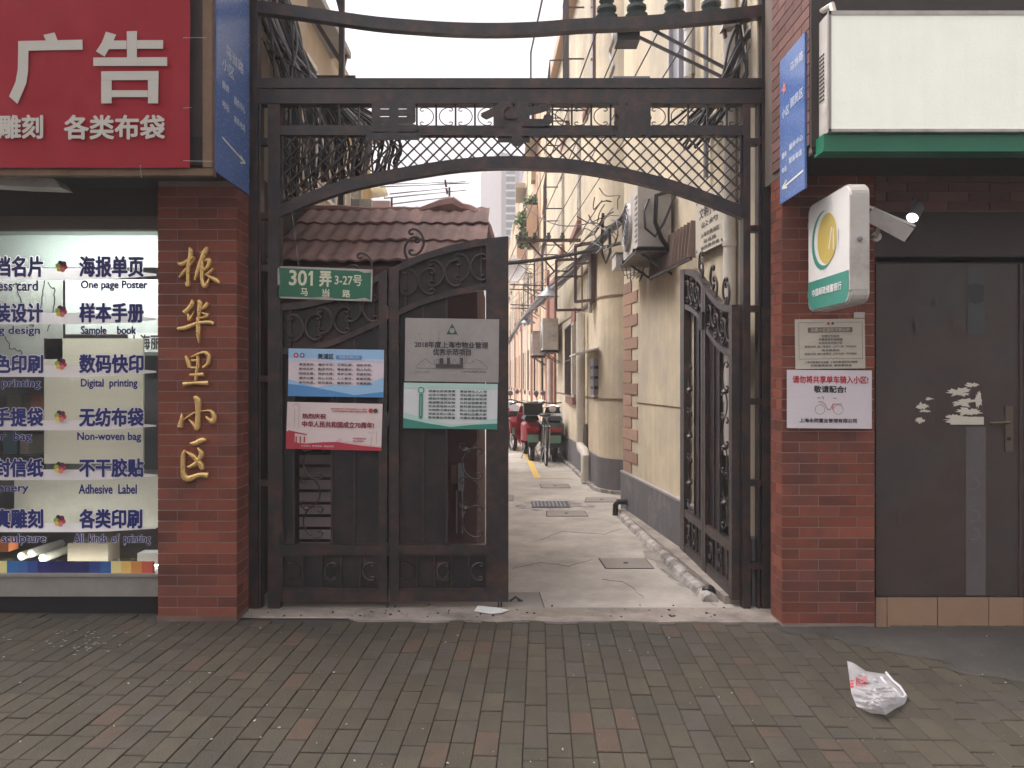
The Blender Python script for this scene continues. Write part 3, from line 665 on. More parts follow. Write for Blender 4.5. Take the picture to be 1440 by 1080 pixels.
def rag(cx_, cy_, w_, h, n=26, sd=0):
    out = []
    for k in range(n):
        a = 2*math.pi*k/n; r = .72+.65*noise.noise(Vector((math.cos(a)*2.3+sd, math.sin(a)*2.3, sd)))+(.15 if k % 2 else -.1)
        out.append((dx(cx_+w_/2*math.cos(a)*r), dy(cy_+h/2*math.sin(a)*r)))
    return out
for i, (x, y, w_, h) in enumerate(((1296, 571, 22, 11), (1293, 591, 17, 10), (1306, 561, 13, 5), (1300, 578, 20, 4), (1349, 552, 40, 13), (1366, 541, 22, 7), (1354, 566, 44, 12), (1361, 579, 38, 14), (1352, 590, 52, 13), (1375, 560, 12, 30), (1340, 586, 30, 8))):
    DB.poly(rag(x, y, w_, h, 26, i*3.1), paper, 'torn_paper')
DB.rect(dx(1335), dy(597), dx(1382), dy(586), paper, 'torn_paper')
for y in (700, 745, 770):
    DB.lines([[(dx(1366+10*math.cos(a)), dy(y-20+8*math.sin(a))) for a in [k*.5 for k in range(-3, 5)]]], .003, mat('scuff', (.2, .18, .18), .5), 'scuff')
MB().pbox(1414, 571, 1425, 635, 4.532, 0, .007).build('lock_plate', bronze, dr)
h1, h2, h3 = W(1419, 594, 4.53), W(1419, 594, 4.49), W(1392, 595, 4.49)
MB().tube([h1, h2, h2+Vector((-.02, -.004, 0)), h3], .009, 8).build('handle', bronze, dr)
MB().lathe(W(1419, 617, 4.53), [(.010, -.008), (.010, .002)], 10, 'y').build('keyhole', ink, dr)
stp = thing('door_step', (2.7, 4.55, 0), 'low step faced with brown tiles under the grey door', 'step')
zb = lambda px: -.03
MB().box(RX2, 9, 4.528, 4.7, -.05, CH-(843.5-535)/F*4.51).build('core', mortar, stp)
xsj = [1231, 1247.5, 1318.5, 1390.5, 1440, 1512]
for k in range(len(xsj)-1):
    a = fx(xsj[k]+.7, 4.515); b_ = fx(xsj[k+1]-.7, 4.515)
    piece('tile', steptile, stp, ((a+b_)/2, 4.5205, .065), b_-a, .012, .215)
# notices on right pillar
nt1 = thing('notice_plate', W(1168, 484, 4.48), 'cream notice plate with small dark text above the white bicycle sign', 'sign')
bd = pboard(nt1, [(1119, 519), (1217, 518), (1118, 449)], 4.485); bd.body('plate', creamp, .006)
bd.lines([[(.05, .2), (.05, .93), (.42, .93)], [(.56, .93), (.96, .93), (.96, .2)], [(.05, .2), (.38, .2)], [(.62, .2), (.96, .2)]], .0018, inkg, 'border')
bd.rect(.18, .73, .82, .83, mat('title_band', (.18, .13, .11), .5), 'title_band'); bd.texts([('志愿小区居民文明公约', .22, .745, .78, .815)], creamp, .0004)
bd.disc(.475, .91, .02, redp, n=10); bd.disc(.535, .91, .02, inkg, n=10)
bd.texts([('文明行为规范', .37, .63, .63, .68), ('共建美丽和谐家园', .33, .565, .67, .61), ('共创安全文明小区', .33, .495, .67, .54), ('服务时间  周一至周五  上午八时  下午五时', .13, .425, .87, .465), ('物业服务处', .37, .35, .63, .39), ('服务时间  周六至周日  上午九时  下午四时', .13, .28, .87, .32), ('上海市黄浦区马当路  上海市黄浦区社区管理', .12, .115, .88, .155), ('社区服务热线  居民委员会', .21, .045, .8, .09)], inkg, .0003)
bd.lines([[(.38, .2), (.43, .215), (.47, .195), (.5, .22), (.53, .195), (.57, .215), (.62, .2)]], .002, inkg, 'flourish')
nt2 = thing('notice_plate', W(1168, 560, 4.47), 'white notice with red characters and a bicycle drawing on right pillar', 'sign')
bd = pboard(nt2, [(1107, 602), (1226, 603), (1107, 520)], 4.475); bd.body('plate', mat('sign_white', (.70, .64, .67), .4, var=.04), .006)
bd.texts([('请勿将共享单车骑入小区!', .065, .775, .955, .9)], mat('sign_red', (.50, .03, .05), .5, var=0, bump=0), .0013)
bd.texts([('敬请配合!', .315, .615, .69, .73)], ink, .0014); bd.texts([('上海永同置业管理有限公司', .145, .10, .82, .17)], ink, .0008)
def circ(cx_, cy_, r, n=22): return [(cx_+r*math.cos(2*math.pi*k/n), cy_+r*1.43*math.sin(2*math.pi*k/n)) for k in range(n+1)]
rim = mat('icon_grey', (.25, .2, .2)); 
bd.lines([circ(.385, .325, .057), circ(.60, .325, .057)], .0022, rim, 'bicycle_drawing')
bd.lines([[(.37, .46), (.41, .455), (.44, .42), (.465, .35), (.48, .325), (.505, .325), (.52, .36), (.535, .42), (.64, .42)], [(.545, .42), (.535, .37), (.53, .33)]], .0032, redp, 'bicycle_drawing')
bd.lines([[(.355, .525), (.385, .525)], [(.405, .545), (.425, .535), (.425, .505)], [(.54, .52), (.58, .52)]], .003, ink, 'bicycle_drawing')
tag(MB().pbox(1201, 439, 1216, 447, 4.49, 0, .004).build('sticker', dirtyw), 'small pale sticker on the right pillar just above the cream notice', 'sticker')

# ------------------------------------------------------------------ GATE
YGATE = 4.87
gf_ = thing('gateway', (0, 4.87, 0), 'dark iron gateway frame with lattice arch spanning the lane entrance', 'gateway')
def gb(px0, py0, px1, py1, Y=YGATE, d0=-.03, d1=.03, name='rail', m=iron): return MB().pbox(px0, py0, px1, py1, Y, d0, d1).build(name, m, gf_)
zt = 113
def gpost(px0, px1, ytop, name='post'):
    a = W(px0, ytop, YGATE); b_ = W(px1, 900, YGATE); MB().box(a.x, b_.x, YGATE-.035, YGATE+.035, 0, a.z).build(name, iron, gf_)
gpost(346, 365, -60); gpost(379, 396, 149); gpost(1043, 1053, 149); gpost(1069, 1086, -60)
gpost(366.5, 369, 149, 'rod'); gpost(1064, 1066, 149, 'rod')
for y in (196, 300, 373, 528, 674): gb(365.5, y, 378.5, y+9, name='cross_bar')
for y in (196, 318, 430, 560, 674, 790): gb(1053.5, y, 1068.5, y+9, name='cross_bar')
gb(365.5, 114, 1068.5, 127.5, name='beam', d0=-.05, d1=.05); gb(365.5, 128.5, 1068.5, 148.5, name='beam', d0=-.04, d1=.04)
gb(385, 178.5, 1053, 192, name='rail', d0=-.031, d1=.031)
xs = [396+27.2*i for i in range(25)]
for i, x in enumerate(xs):
    if i: gb(x-1.3, 148.6, x+1.3, 178.4, d0=-.012, d1=.0, name='baluster')
def scroll(wd, ht, n=34, tight=2.6):
    half = []; x = y = 0; th = math.pi/2; ds = 1/n
    for i in range(n):
        s_ = i/n; k = 1.1+tight*5.5*s_**3.2; th += k*ds*1.35; x += math.cos(th)*ds; y += math.sin(th)*ds; half.append((x, y))
    pts = [(a, -b_) for a, b_ in reversed(half)]+[(0, 0)]+half
    x0_ = min(p[0] for p in pts); x1_ = max(p[0] for p in pts); y0_ = min(p[1] for p in pts); y1_ = max(p[1] for p in pts)
    return [((a-x0_)/(x1_-x0_)*wd-wd, (b_-y0_)/(y1_-y0_)*ht-ht/2) for a, b_ in pts]     # opens left, spine at x=0
for i in range(len(xs)-1):
    if (xs[i] > 505 and xs[i+1] < 590) or (xs[i] > 670 and xs[i+1] < 765) or (xs[i] > 855 and xs[i+1] < 922): continue
    sg = 1 if i % 2 else -1; cxp = xs[i]+4 if sg < 0 else xs[i+1]-4
    sc_ = scroll(19/F*4.86, 25/F*4.86)
    c = W(cxp-(-0) , 163.5, 4.86)
    MB().tube([(c.x+sg*a, 4.865, c.z+b_) for a, b_ in sc_], .0035, 5).build('scroll', iron, gf_)
# arch strip
lowp = [(390, 308), (440, 287), (490, 270), (540, 259), (590, 250), (645, 242), (700, 238.5), (755, 239.5), (811, 243.5), (877, 255), (942, 271), (1000, 291), (1050, 311)]
lo = catmull([tuple(map(float, p)) for p in lowp], 4)
def T2(p, dy_=0): q = W(p[0], p[1]+dy_, YGATE); return (q.x, q.z)
MB().ribbon([T2(p, -17) for p in lo], [T2(p) for p in lo], YGATE-.03, YGATE+.03).build('arch_strip', iron, gf_)
def archtop(px):
    for i in range(len(lo)-1):
        if lo[i][0] <= px <= lo[i+1][0]: t = (px-lo[i][0])/(lo[i+1][0]-lo[i][0]); return lo[i][1]+(lo[i+1][1]-lo[i][1])*t-16.5
    return 290
# lattice bars at 45 degrees, clipped between the rail and the arch
for dirn in (1, -1):
    for k in range(-10, 52):
        x0_ = 396+18.2*k+4; pts = []
        for s_ in range(0, 241):
            y = 191+s_*.5; x = x0_+dirn*s_*.5+(0 if dirn > 0 else 0)
            if 397 < x < 1043 and y < archtop(x)+2: pts.append((x, y))
        if len(pts) > 6:
            # keep only the first contiguous run
            run = [pts[0]]
            for q in pts[1:]:
                if abs(q[1]-run[-1][1]) < .6: run.append(q)
                else: break
            if len(run) > 6:
                Yb = YGATE+(.006 if dirn > 0 else -.002)
                MB().bar(W(*run[0], Yb), W(*run[-1], Yb), .020, .007, (0, 1, 0)).build('lattice_bar', iron, gf_).data.update()
gb(1040, 192.5, 1042.5, 300, d0=-.012, d1=.012, name='baluster'); gb(397, 192.5, 399.5, 296, d0=-.012, d1=.012, name='baluster')
# cut-out iron characters on the frieze
for ch, x0_, y0_, x1_, y1_, back in (('里', 518, 146, 588, 194, (549, 147, 558, 193)), ('华', 678, 144, 776, 203, None), ('振', 866, 144, 914, 192, (864, 147, 915, 191))):
    t = thing('iron_character', W((x0_+x1_)/2, y1_, 4.8), '%s cut-out iron character %s on the gateway frieze' % ({'里': 'leftmost', '华': 'middle', '振': 'rightmost'}[ch], ch), 'character', 'iron characters on the frieze')
    bd = pboard(t, [(x0_, y1_), (x1_, y1_), (x0_, y0_)], 4.81)
    bd.texts([(ch, 0, 0, 1, 1)], iron, .015, name='strokes')
    if back: MB().pbox(back[0], back[1], back[2], back[3], 4.822, 0, .008).build('back_plate', iron, t)
    else: MB().pbox(700, 150, 745, 200, 4.822, 0, .008).build('back_plate', iron, t)
# sagging band above the gate
bt = [(346, 2), (400, 8), (465, 17), (530, 26), (590, 31), (640, 34), (700, 35), (760, 33), (811, 29), (880, 26), (942, 22), (1030, 14), (1088, 7)]
bt = catmull([tuple(map(float, p)) for p in bt], 3)
b = MB(); b.ribbon([T2(p) for p in bt], [T2(p, 16.5) for p in bt], YGATE-.03, YGATE+.03)
b.build('curved_top_band', iron, gf_)

ZT_ = [2.0, 2.015, 2.06, 2.14, 2.235, 2.325, 2.385, 2.425, 2.446]
def ztop(u): t = max(0, min(7.999, u*8)); i = int(t); return ZT_[i]+(ZT_[i+1]-ZT_[i])*(t-i)
def leaf(name, o, d, L, label, closed):
    o = Vector(o); d = Vector(d).normalized(); nrm = Vector((d.y, -d.x, 0))*(1 if closed else -1)          # towards the viewer for the closed leaf
    t = thing(name, (o.x, o.y, .08), label, 'gate', None)
    def P(u, z, dep=0): return o+d*(u*L)+Vector((0, 0, z))+nrm*dep
    def rib(u0, u1, f0, f1, nm, dep=.02, n=12):
        b = MB(); q = []
        for i in range(n+1):
            u = u0+(u1-u0)*i/n; q.append((P(u, f0(u), dep), P(u, f1(u), dep), P(u, f0(u), -dep), P(u, f1(u), -dep)))
        vs = [v for k in q for v in k]; fs = []
        for i in range(n):
            a = 4*i; c = a+4; fs += [(a, c, c+1, a+1), (a+2, a+3, c+3, c+2), (a+1, c+1, c+3, a+3), (a, a+2, c+2, c)]
        fs += [(0, 1, 3, 2), (4*n, 4*n+2, 4*n+3, 4*n+1)]
        return b.add(vs, fs).build(nm, iron, t)
    def bar(u0, z0, u1, z1, w_, nm, dep=0, th=.02, m=iron, par=None):
        p, q = P(u0, z0, dep), P(u1, z1, dep); return MB().bar(p, q, w_, th, nrm.cross(q-p)).build(nm, m, par or t)
    # frame: stiles are flat vertical boxes
    def vbox(u0, u1, z0, f, nm, dep=.02, dd=-.02, m=iron):
        b = MB(); a, c = P(u0, 0, 0), P(u1, 0, 0); vs = []
        for (uu, dp) in ((u0, dep), (u1, dep), (u1, dd), (u0, dd)): vs.append(P(uu, z0, dp))
        for (uu, dp) in ((u0, dep), (u1, dep), (u1, dd), (u0, dd)): vs.append(P(uu, f(uu) if callable(f) else f, dp))
        return b.add(vs, [(3, 2, 1, 0), (4, 5, 6, 7), (0, 1, 5, 4), (1, 2, 6, 5), (2, 3, 7, 6), (3, 0, 4, 7)]).build(nm, m, t)
    for u0, u1 in ((0, .045), (.452, .487), (.497, .537), (.905, 1.0)): vbox(u0, u1, .05, ztop, 'stile', .028, -.028)
    H = [(.0455, .4515), (.5375, .9045)]
    for u0, u1 in H:
        rib(u0, u1, lambda u: ztop(u)-.045, ztop, 'top_rail', .025)
        rib(u0, u1, lambda u: ztop(u)-.335, lambda u: ztop(u)-.295, 'curved_rail', .024)
        vbox(u0, u1, .05, .12, 'bottom_rail', .024, -.024); vbox(u0, u1, .362, .422, 'mid_rail', .025, -.025)
        vbox(u0, u1, .347, .3615, 'bead', .014, -.012); vbox(u0, u1, .1205, .135, 'bead', .014, -.012)
        w_ = u1-u0
        for k in range(1, 5): vbox(u0+w_*k/5-.003, u0+w_*k/5+.003, .136, .346, 'baluster', .006, -.004)
        vbox(u0, u1, .13, .36, 'kick_plate', -.006, -.009, ironb)
        for k in range(4):
            cu = u0+w_*(k+1)/5+(-.012 if k % 2 == 0 else .012); s_ = scroll(.075, .115)
            sg = 1 if k % 2 else -1
            MB().tube([P(cu+(-sg*a-sg*.03*0)/L, .243+b_, .006) for a, b_ in s_], .006, 5).build('scroll', iron, t)
        # band scrolls between top rail and curved rail
        for k, fu in enumerate((.22, .52, .82) if True else ()):
            cu = u0+w_*fu; zc = ztop(cu)-.17
            for sg in (-1, 1):
                s_ = scroll(.10, .17); MB().tube([P(cu+sg*(-a+.004)/L, zc+b_, .008) for a, b_ in s_], .009, 5).build('scroll', iron, t)
        for fu in (.07, .37, .67, .94):
            cu = u0+w_*fu; vbox(cu-.003, cu+.003, ztop(cu)-.294, (lambda u: ztop(u)-.046), 'baluster', .006, -.004)
        if True:
            b = MB(); n_ = 10; vs = []
            for i in range(n_+1):
                u = u0+w_*i/n_; vs += [P(u, ztop(u)-.30, -.010), P(u, ztop(u)-.04, -.010)]
            b.add(vs, [(2*i, 2*i+2, 2*i+3, 2*i+1) for i in range(n_)]).build('band_plate', ironb, t)
    f2 = lambda u: ztop(u)-.336
    if True:
        for u0, u1 in ((.046, .088), (.25, .345), (.349, .4515), (.538, .635), (.639, .735)):
            vbox(u0, u1, .423, f2, 'board', -.004, -.009, ironb)
        ornaments = [.165, .84]
    for u in (.088, .25, .347, .637, .737): vbox(u-.004, u+.004, .423, f2, 'baluster', .007, -.0035)
    for cu in ornaments:                              # tall running scroll ornament
        z = .47
        for k in range(6):
            hh = .205; sg = 1 if k % 2 else -1
            if z+hh > f2(cu): break
            s_ = scroll(.13, hh); MB().tube([P(cu+sg*(a+.055)/L, z+hh/2+b_, .004) for a, b_ in s_], .0055, 5).build('scroll', iron, t)
            if k % 2: MB().lathe(P(cu-.02, z, .01), [(.001, -.02), (.02, -.012), (.028, 0), (.02, .012), (.001, .02)], 8).build('leaf_ornament', iron, t)
            z += hh*.93
    for k, u in enumerate((.10, .20, .30, .42, .56, .64)):          # loops standing on the low part of the top rail
        if closed and u < .2: continue
        z = ztop(u); s_ = scroll(.095, .17); sg = 1 if k % 2 else -1
        MB().tube([P(u+sg*a/L, z+.08+b_, 0) for a, b_ in s_], .009, 5).build('crest_scroll', iron, t)
    if closed:
        for u in (.455+.03, .97): bar(u, .05, u, .0, .012, 'drop_bolt', 0, .012)
        for z in (.35, 1.2, 1.9): MB().tube([P(.492, z, .022), P(.492, z+.09, .022)], .012, 8).build('hinge', iron, t)
    else:
        MB().bar(P(.47, 1.95, .03), P(.53, 1.95, .03), .13, .03).build('lock_box', black, t)
    return t
leaf('gate_leaf', (fx(384, YGATE), YGATE, 0), (1, 0, 0), (715-384)/F*YGATE, 'closed two-panel iron gate leaf with boarding and posters on it', True)
leaf('gate_leaf', (1.478, 4.88, 0), (-.014, 1.43, 0), 1.44, 'open iron gate leaf with scrollwork folded back against the cream wall', False)
# signs on the gate
YS = 4.835
sg_ = thing('street_sign', W(457, 400, YS), 'green street number sign reading 301 lane wired to the gate', 'sign')
bd = pboard(sg_, [(390, 419), (523, 424), (391, 374)], YS); bd.body('edge', dirtyw, .004); bd.rect(.012, .05, .985, .94, greenp, 'green_face')
bd.texts([('30', .125, .42, .305, .88)], lettc, .003); bd.poly([(.345, .88), (.372, .88), (.372, .42), (.347, .42), (.347, .76), (.325, .72), (.325, .78)], lettc, 'lettering'); bd.texts([('弄', .445, .42, .565, .88)], lettc, .0035); bd.texts([('3-27号', .605, .47, .89, .80)], lettc, .0012)
bd.texts([('马', .25, .10, .32, .33), ('当', .475, .10, .55, .33), ('路', .69, .10, .77, .33)], lettc, .0014)
for pl in (((.0, .40), (.03, .42), (.022, .7), (.01, .93), (.0, .95)), ((.86, .93), (.92, .88), (.985, .9), (.985, .98), (.87, .98)), ((.35, .05), (.5, .09), (.62, .05)), ((.8, .04), (.93, .1), (.985, .04))): bd.poly(pl, dirtyw, 'rust_chip')
MB().tube([W(410, 296, YGATE-.03), W(416, 340, YS), W(420, 375, YS)], .0015, 4).build('wire', greym, sg_)
pA = thing('poster', W(472, 525, YS), 'blue and white text poster at left on the gate', 'poster')
bd = pboard(pA, [(405, 557), (539, 559), (406, 490)], YS); bd.body('plate', pinkl, .005)
bd.rect(0, .8, 1, 1, bluel); bd.poly([(0, .80), (1, .80), (1, .72), (.8, .76), (.5, .7), (.2, .77), (0, .72)], mat('haze_print', (.60, .66, .82), .4, var=.05))
bd.poly([(0, 0), (1, 0), (1, .42), (.85, .30), (.7, .24), (.5, .26), (.3, .20), (.15, .27), (0, .36)], bluel); bd.poly([(0, 0), (1, 0), (1, .12), (.7, .04), (.45, .13), (.2, .22), (0, .26)], bluem)
bd.disc(.08, .86, .026, redp, n=14); bd.disc(.145, .86, .026, bluep, n=14); bd.disc(.08, .86, .012, pinkl, n=8); bd.disc(.145, .86, .012, pinkl, n=8)
bd.texts([('黄浦区', .31, .79, .475, .90)], ink, .0008); bd.rect(.50, .79, .77, .87, bluem, 'title_band'); bd.texts([('市民文明公约', .53, .80, .745, .86)], pinkl)
ph = ['爱国爱党', '遵纪守法', '文明礼貌', '诚实守信', '崇尚科学', '勤俭节约', '尊老爱幼', '助人为乐', '团结友善', '保护环境', '爱护公物', '邻里和睦', '遵守公德', '热心公益', '人人参与', '家庭和美', '学习先进', '移风易俗', '健身强体', '共建家园']
bd.texts([(ph[(r*4+c)]+('，' if 1 else ''), .115+.20*c, .645-.095*r, .115+.20*c+.165, .695-.095*r) for r in range(5) for c in range(4)], inkg, .0005)
pB = thing('poster', W(470, 600, YS), 'pink and red anniversary poster below the blue poster', 'poster')
bd = pboard(pB, [(402, 631), (536, 634), (404, 565)], YS); bd.body('plate', mat('poster_pink', (.76, .64, .62), .4, var=.06, sc=14), .005)
bd.poly([(0, 0), (1, 0), (1, .07), (.8, .10), (.55, .17), (.4, .16), (.2, .12), (0, .16)], redp); bd.poly([(.55, .165), (.8, .10), (1, .07), (1, .10), (.8, .14), (.65, .19)], pinkm)
bd.poly([(0, .16), (.0, .38), (.09, .34), (.09, .13)], redp, 'building_print'); bd.poly([(.02, .40), (.22, .32), (.22, .30), (.02, .36)], redp, 'building_print'); bd.texts([('Ⅲ', .10, .14, .20, .27)], redp)
bd.texts([('热烈庆祝', .165, .655, .41, .76), ('中华人民共和国成立70周年!', .165, .475, .915, .60)], mat('ink_maroon', (.25, .01, .03), .5, var=0, bump=0), .0012)
bd.texts([('热烈庆祝中华人民共和国成立七十周年', .46, .86, .84, .89), ('弘扬爱国精神共建和谐美好家园', .48, .81, .84, .84), ('马当路居民区', .70, .235, .84, .27), ('物业管理处', .70, .18, .82, .21)], redp, .0003)
bd.texts([('不忘初心  牢记使命  共创文明', .16, .055, .5, .09)], pinkl, .0002)
bd.disc(.88, .85, .024, redp, n=14); bd.disc(.93, .85, .024, inkg, n=14)
bd.lines([[(.06, .9), (.10, .97), (.13, .93), (.13, .45)], [(.085, .45), (.085, .85)], [(.95, .15), (.95, .42)], [(.89, .1), (.9, .3)], [(.86, .40), (.89, .36), (.92, .41)]], .0014, inkg, 'print_lines')
bd.poly([(.52, .18), (.58, .27), (.58, .18)], pinkm)
pC = thing('award_plaque', W(636, 493, YS), 'brushed silver award plaque with skyline at upper right on the gate', 'plaque')
bd = pboard(pC, [(569, 536), (701, 538), (570, 447)], YS); bd.body('plate', silver, .006)
logo = mat('logo_green', (.03, .10, .08), .5)
bd.poly([(.44, .75), (.50, .92), (.56, .75)], logo, 'emblem'); bd.disc(.50, .81, .028, silver, n=14, name='emblem'); bd.rect(.445, .755, .555, .765, logo)
bd.texts([('2018年度上海市物业管理', .105, .535, .885, .635), ('优秀示范项目', .30, .42, .70, .52)], ink, .0008)
bd.texts([('二〇一九年', .11, .14, .27, .165), ('上海市物业管理行业协会', .60, .15, .87, .18)], inkg)
sky_ = [(.12, .23), (.14, .26), (.2, .34), (.22, .36), (.28, .28), (.32, .27), (.32, .34), (.36, .35), (.36, .26), (.38, .26), (.38, .4), (.39, .44), (.40, .4), (.42, .28), (.45, .28), (.45, .38), (.465, .46), (.48, .38), (.48, .3), (.5, .28), (.53, .36), (.55, .3), (.58, .29), (.59, .42), (.61, .42), (.62, .3), (.64, .3), (.64, .52), (.66, .52), (.66, .3), (.7, .3), (.75, .36), (.8, .34), (.85, .27), (.88, .24), (.88, .21), (.12, .21)]
bd.lines([sky_], .0018, inkg, 'skyline'); 
for a, c, h in ((.37, .41, .37), (.45, .48, .38), (.33, .6, .28), (.59, .62, .38)): bd.rect(a, .22, c, h, inkg, 'skyline')
bd.lines([[(.36, .22), (.36, .8)], [(.345, .68), (.375, .68)]], .0012, inkg, 'skyline')
pD = thing('poster', W(634, 570, YS), 'green and white text poster under the silver plaque', 'poster')
bd = pboard(pD, [(567, 602), (699, 604), (568, 538)], YS); bd.body('plate', mat('poster_green', (.70, .72, .72), .4, var=.05), .005)
bd.rect(0, .88, 1, 1, greenl); bd.poly([(0, 0), (1, 0), (1, .25), (.8, .15), (.5, .1), (.2, .24), (0, .35)], greenl); bd.poly([(0, 0), (1, 0), (1, .13), (.75, .10), (.5, .04), (.25, .12), (0, .22)], greend)
bd.disc(.185, .84, .035, greend, n=16); bd.disc(.185, .84, .024, greenl, n=16); bd.poly([(.165, .76), (.205, .76), (.205, .24), (.185, .2), (.165, .24)], greend, 'title_band'); bd.lines([[(.185, .7), (.185, .28)]], .003, greenl, 'title_print')
ph2 = ['我爱社区我爱家', '垃圾分类好习惯', '绿色环保新风尚', '楼道整洁无杂物', '安全用电防火灾', '文明养犬牵好绳', '邻里互助心连心', '敬老爱幼讲孝道', '爱护绿化人人夸', '节约用水不浪费', '车辆停放有秩序', '公共设施要爱惜', '移风易俗树新风', '热心公益多奉献', '和谐社区靠大家', '共建共享美家园']
bd.texts([(ph2[c*8+r], .265+.335*c, .80-.083*r, .265+.335*c+.285, .85-.083*r) for r in range(8) for c in range(2)], mat('ink_dkgreen', (.03, .08, .07), .5, var=0, bump=0), .0005)

# ------------------------------------------------------------------ GUARD HUT behind the closed leaf
gh = thing('gate_hut', (-.95, 5.6, 0), 'low hut with brown tiled roof directly behind the closed gate leaf', 'hut')
hx0, hx1 = -1.70, fx(671, 5.3)
hutw = mat('hut_wall', (.10, .05, .045), .8, var=.25)
MB().box(hx0, hx1, 5.3, 6.9, 0, 2.27).build('wall', hutw, gh)
for i in range(9):
    y = 640+i*17.5; MB().prism([W(421, y, 5.28), W(480, y, 5.28), W(480, y+13, 5.255), W(421, y+13, 5.255)], (0, .012, 0)).build('louvre', mat('louvre', (.55, .44, .44), .6, var=.2), gh)
MB().pbox(415, 632, 484, 800, 5.297, -.004, 0).build('louvre_frame', mat('louvre_frame', (.05, .03, .03), .7), gh)
MB().pbox(644, 652, 652, 690, 5.27, 0, .03).build('lock_case', greym, gh); MB().pbox(634, 655, 642, 680, 5.27, 0, .03).build('wood_strip', wood, gh)
for px in (642, 650): MB().tube([W(px, 690, 5.27), W(px, 750, 5.27)], .006, 6).build('conduit', greym, gh)
ez, ey, rz_, ry = 2.315, 5.12, 2.93, 6.2
sl_ = Vector((0, ry-ey, rz_-ez)).normalized(); nm_ = Vector((0, -sl_.z, sl_.y))
MB().prism([Vector((hx0, ey+.03, ez-.03)), Vector((hx1+.05, ey+.03, ez-.03)), Vector((hx1-.03, ry, rz_-.03)), Vector((hx0, ry, rz_-.03))], (0, .05, -.06)).build('roof_deck', tilem, gh)
pt = .108; L3 = (Vector((0, ry-ey, rz_-ez)).length)/3
for r in range(3):
    k = 0; x = hx0
    while x < hx1+.05-.03*r:
        b = MB(); vs = []; n_ = 8
        for e, (ds, lf) in enumerate(((0, .028), (L3+.05, .006))):
            for j in range(n_+1):
                t = j/n_; xx = x+pt*t; hgt = .0065*(math.sin(math.pi*2*t-.6))+lf
                p = Vector((xx, ey, ez))+sl_*(r*L3+ds)+nm_*hgt; p.z += .004*math.sin(xx*7+r); vs.append(p)
        n1 = n_+1; vs += [v-nm_*.014 for v in vs[:n1]]
        b.add(vs, [(j, j+1, n1+j+1, n1+j) for j in range(n_)]+[(2*n1+j, 2*n1+j+1, j+1, j) for j in range(n_)])
        b.sm = True; b.build('roof_tile', tilem, gh); x += pt; k += 1
# uneven mortared ridge
rp = [(395, 291), (440, 290), (480, 291), (520, 293), (560, 293), (590, 293), (606, 290), (622, 286), (636, 285), (648, 290), (660, 292), (672, 296), (684, 318), (694, 345)]
b = MB(); b.tube([W(px, py+4+(1.2 if i % 2 else 0), 6.2 if i < 11 else 6.15-.12*(i-11)) for i, (px, py) in enumerate(rp)], [.04]*6+[.05, .07, .075, .06, .05, .045, .05, .04], 8)
b.build('ridge', tilem, gh)
MB().box(hx1-.3, hx1-.01, 5.32, 6.9, 2.27, 2.32).build('gable', hutw, gh)

# ------------------------------------------------------------------ RIGHT LANE BUILDING A
def WA(px, py, off=0):
    Y = 2.0906/((px-CX)/F+.095); p = W(px, py, Y); p.x -= off; return p
def XA(Y): return 2.0906-.095*Y
A = thing('cream_building', (1.6, 6.8, 0), 'cream rendered building with grey plinth right beside the open gate leaf', 'building')
MB().prism([Vector((XA(4.9), 4.9, 0)), Vector((XA(8.48), 8.48, 0)), Vector((3.5, 8.48, 0)), Vector((3.5, 4.9, 0))], (0, 0, 8.3)).build('wall', yellow, A)
MB().prism([Vector((XA(4.9)-.035, 4.9, 0)), Vector((XA(8.5)-.035, 8.5, 0)), Vector((2.4, 8.5, 0)), Vector((2.4, 4.9, 0))], (0, 0, .45)).build('plinth', plinth, A)
MB().prism([Vector((XA(4.9)-.04, 4.9, .4501)), Vector((XA(8.5)-.04, 8.505, .4501)), Vector((1.9, 8.505, .4501)), Vector((2.0, 4.9, .4501))], (0, 0, .02)).build('plinth_cap', mat('plinth_cap', (.33, .31, .30), .8), A)
for i in range(17):
    z = .475+.125*i; l = .60 if i % 2 else .36; y1_ = 8.482; y0_ = y1_-l
    MB().prism([Vector((XA(y0_)-.012, y0_, z)), Vector((XA(y1_)-.012, y1_, z)), Vector((XA(y1_)+.1, y1_, z)), Vector((XA(y0_)+.001, y0_, z))], (0, 0, .117)).build('quoin', quoinm, A)
MB().tube([WA(896, 566, .004), WA(940, 571, .004), WA(966, 574, .004)], .005, 5).build('band_line', mat('band_line', (.2, .13, .09), .8), A)
def awin(B_, f, px0, py0, px1, py1, m=glass, mf=white, name='window'):
    p, q, r_, s_ = f(px0, py1), f(px1, py1), f(px1, py0), f(px0, py0)
    r_ = Vector((q.x, q.y, r_.z)); s_ = Vector((p.x, p.y, CH+(CY-py0)/F*p.y))
    z0_ = min(p.z, q.z); p.z = q.z = z0_; z1_ = max(r_.z, s_.z); r_.z = s_.z = z1_
    fr_ = MB()
    u = (q-p).normalized(); n_ = Vector((-1, 0, 0)); w_ = .05
    for a, c in ((p, q), (s_, r_), (p, s_), (q, r_), ((p+q)/2, (s_+r_)/2)): fr_.bar(a+n_*.02, c+n_*.02, w_, .05, (-1, 0, .01))
    o = fr_.build(name, mf, B_)
    MB().add([p+n_*.012, q+n_*.012, r_+n_*.012, s_+n_*.012], [(0, 1, 2, 3)]).build('pane', m, o)
    return o
awin(A, WA, 947, -60, 976, 105, mat('window_grey', (.28, .28, .31), .3), mat('wframe_grey', (.35, .34, .36), .5))
